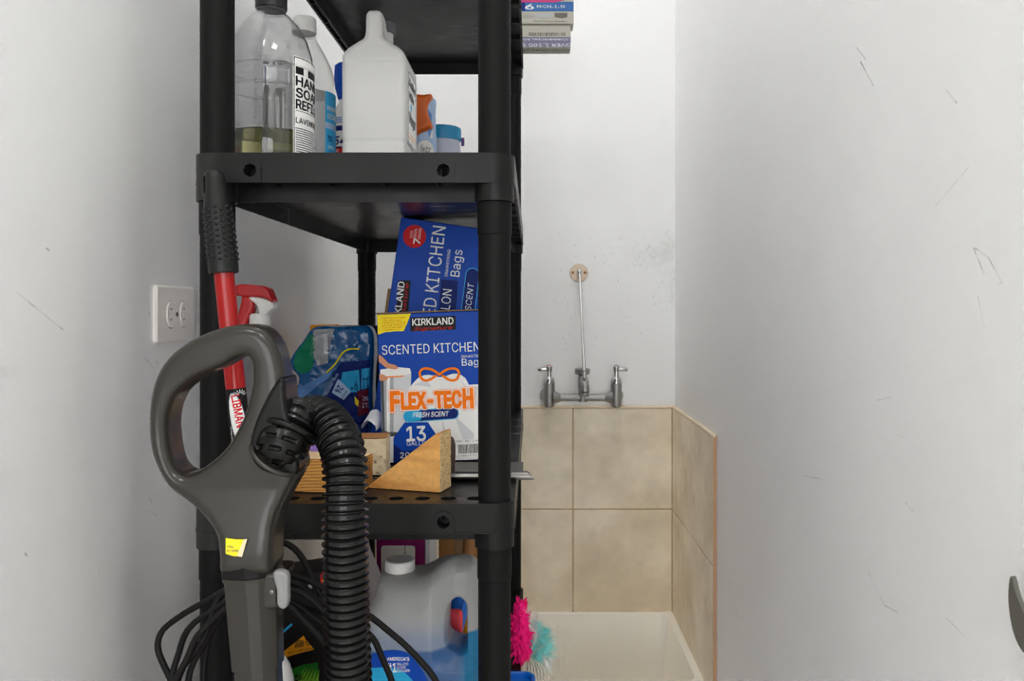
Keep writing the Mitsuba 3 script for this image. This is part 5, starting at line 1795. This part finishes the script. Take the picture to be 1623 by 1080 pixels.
    for i in range(6):
        pr.poly('green_blades', pl((462 + i * 7, 1085), (486 + i * 4, 1056 + i), (470 + i * 7, 1084)), 'ink_lime', 2)
    pr.text('ide!', *q(466, 1080), .0105, 'ink_black', w=.014, bold=True, deg=4, layer=3)
    pr.poly('red_yellow_spot', pl((508, 912), (514, 905), (516, 920), (513, 934), (508, 930)), 'ink_red', 1)
    pr.poly('yellow_spot', pl((511, 921), (516, 918), (516, 930), (512, 933)), 'ink_yellow', 2)
    pr.poly('light_spot', pl((488, 922), (496, 928), (493, 934), (489, 930)), 'ink_grey', 1)
    pr.poly('teal_edge', pl((446, 1002), (462, 988), (464, 991), (447, 1006)), 'ink_cyan', 1)
    pr.done()
    # small white and red nozzle bottle in front
    k = thing('nozzle_bottle', 'small white bottle with a red ring behind the vacuum wand', 'bottle')
    y = 1.09
    c = P(441, 0, y); c[2] = DL
    hb = P(0, 1040, y)[2] - DL
    add('body', moved(lathe([(.02, .001), (.0225, .004), (.0225, hb - .045), (.021, hb - .036)], 32), t=c), 'ink_red', k, smooth=30)
    add('top', moved(lathe([(.0212, hb - .036), (.0205, hb - .03), (.0155, hb - .012), (.009, hb - .001), (.003, hb + .004)], 32), t=c), 'white_plastic', k, smooth=40)
    # orange and blue carton left of the wand
    k = thing('orange_carton', 'orange and navy carton just left of the vacuum wand', 'box')
    y = 1.12
    x0, x1 = P(364, 0, y)[0], P(410, 0, y)[0]
    zt = P(0, 1043, y)[2]
    add('carton', cbox(x1 - x0, .07, zt - DL, .0015, ((x0 + x1) / 2, y + .035, (zt + DL) / 2)), 'carton_navy', k, smooth=False)
    add('orange_top', cbox(x1 - x0 + .0008, .0708, .0095, .0008, ((x0 + x1) / 2, y + .035, zt - .006)), 'ink_amber', k, smooth=False)


paper('ink_coral', (226, 74, 84), 0.5)
build_lower_stuff()


def build_duster():
    k = thing('feather_duster', 'pink plush duster with pale teal feathers sticking out beside the mop sink', 'duster')
    y = 1.50
    # pink plush strips
    c = P(825, 1003, y)
    ms = []
    r_ = np.random.default_rng(5)
    core = trimesh.creation.icosphere(3, 1.0)
    v = core.vertices * np.array([.018, .022, .060])
    core.vertices = v * (1 + .5 * (meshkit.fbm(v * 90 + 7, 3)[:, None] - .5)) + c
    ms.append(core)
    for i in range(260):
        a, h = r_.uniform(0, 2 * math.pi), r_.uniform(-1, 1)
        w = math.sqrt(max(0, 1 - h * h))
        b = c + np.array([.016 * w * math.cos(a), .020 * w * math.sin(a), .055 * h])
        n = (b - c) / np.linalg.norm(b - c) + r_.normal(0, .35, 3)
        L_ = r_.uniform(.006, .013)
        ms.append(tube([b, b + n * L_ * .6, b + n * L_ + np.array([0, 0, -.002])], [.0028, .0022, .0004], 5))
    add('plush', cat_mesh(*ms), 'plush_pink', k, smooth=40, kind='stuff', label='hot pink plush strips')
    # feathers: barbed blades fanning out of one bunch
    root = P(838, 1040, y + .01)

    def feather(root, tip, bend, width, n=22, seed=0):
        rg = np.random.default_rng(seed)
        mid = (root + tip) / 2 + bend
        sp = spline([root, mid, tip], n)
        V, F = [], []
        t = np.gradient(sp, axis=0)
        t /= np.linalg.norm(t, axis=1, keepdims=True)
        side = np.cross(t, [0.25, 1, 0.1])
        side /= np.linalg.norm(side, axis=1, keepdims=True)
        for i in range(1, n - 1):
            for sg in (-1, 1):
                for q in range(3):
                    f_ = (i + q / 3) / n
                    wd = width * math.sin(math.pi * min(1, f_ * .9 + .1)) ** .7 * rg.uniform(.6, 1.2)
                    b = sp[i] + (sp[i + 1] - sp[i]) * q / 3
                    e = b + sg * side[i] * wd + t[i] * wd * rg.uniform(.5, 1.1) + np.array([0, rg.normal(0, .002), 0])
                    k0 = len(V)
                    V += [b - t[i] * .0006, b + t[i] * .0006, e]
                    F.append([k0, k0 + 1, k0 + 2])
        st = tube(sp, np.linspace(.0008, .0002, n), 5)
        return trimesh.util.concatenate([trimesh.Trimesh(np.array(V), np.array(F), process=False), st])
    tl = [((856, 985), 0, 'teal'), ((868, 1000), 1, 'teal'), ((848, 996), 2, 'teal'), ((872, 1024), 3, 'teal'), ((858, 1012), 4, 'teal'), ((876, 1046), 5, 'pale'), ((868, 1062), 6, 'pale'), ((850, 975), 7, 'pale'), ((836, 962), 8, 'pale'),
          ((862, 1030), 9, 'teal'), ((842, 1010), 10, 'teal'), ((828, 1042), 11, 'pale'), ((880, 1066), 12, 'pale'), ((834, 990), 13, 'pale'), ((846, 1070), 14, 'pale'), ((860, 1078), 15, 'pale'), ((870, 1010), 16, 'teal'), ((864, 996), 17, 'teal'), ((852, 1030), 18, 'teal'), ((838, 1060), 19, 'pale')]
    for (px, i, col) in tl:
        rg = np.random.default_rng(100 + i)
        tip = P(px[0] + rg.normal(0, 2), px[1] + rg.normal(0, 2), y + .01 + rg.uniform(-.03, .03))
        add('feather', feather(root + rg.normal(0, .004, 3), tip, rg.normal(0, .008, 3), (.024 if col == 'teal' else .016), seed=i), 'feather_' + col, k, smooth=False, label='teal feather' if col == 'teal' else 'pale grey feather')
    # long thin wisps
    wl = [((886, 992), (870, 1005)), ((896, 1050), (886, 1010)), ((890, 1066), (882, 1030)), ((852, 966), (850, 1000)), ((876, 1080), (870, 1040)), ((835, 955), (834, 1000)), ((882, 1012), (868, 1020)), ((862, 1090), (850, 1060)), ((846, 1092), (842, 1060)), ((830, 1088), (832, 1060)), ((824, 1075), (828, 1055))]
    ws = []
    for i, (t_, m_) in enumerate(wl):
        rg = np.random.default_rng(300 + i)
        ws.append(tube(spline([root, P(*m_, y + rg.uniform(-.02, .02)), P(*t_, y + rg.uniform(-.03, .03))], 14), np.linspace(.0011, .0004, 14), 5))
    add('wisps', cat_mesh(*ws), 'feather_wisp', k, smooth=40, kind='stuff')
    for i in range(9):
        rg = np.random.default_rng(400 + i)
        b = P(829 + i * 4.5, 1058, y - .012 + .004 * (i % 3))
        e = P(826 + i * 5.2, 1090, y - .012 + .004 * (i % 3))
        add('fringe', tube(spline([root, b, e], 12), np.linspace(.0012, .0016, 12), 6), 'feather_wisp', k, smooth=40)
    end = np.array([-.10, y + .10, DL + .012])
    add('stick', cyl(root, end, .005, 14), 'block_brown', k)
    k = thing('blue_tray', 'bright blue plastic tray edge under the duster at the right of the lower shelf', 'tray')
    yt = 1.27
    x1 = P(846, 0, 1.43)[0]
    zt = P(0, 1072, yt)[2]
    g = sbox(-.11, yt, x1, 1.43).buffer(-.02).buffer(.02, quad_segs=8)
    o = extrude(g, .012)
    inn = extrude(g.buffer(-.004), .02)
    m = man(o) - man(moved(inn, t=(0, 0, .004)))
    add('tray', moved(tm(m), t=(0, 0, TIERS[1] + .0012)), 'blue_plastic', k, smooth=25)
    add('rim', moved(tube(np.array([[x, y_, .012] for x, y_ in list(g.exterior.coords)]), .0028, 8), t=(0, 0, TIERS[1] + .0012)), 'blue_plastic', k, smooth=40)


mat('plush_pink', (236, 24, 120), 0.8, 0.2)
mat('feather_teal', (120, 214, 210), 0.7, 0.2)
mat('feather_pale', (222, 226, 220), 0.7, 0.2)
mat('feather_wisp', (212, 202, 184), 0.7, 0.2)
build_duster()
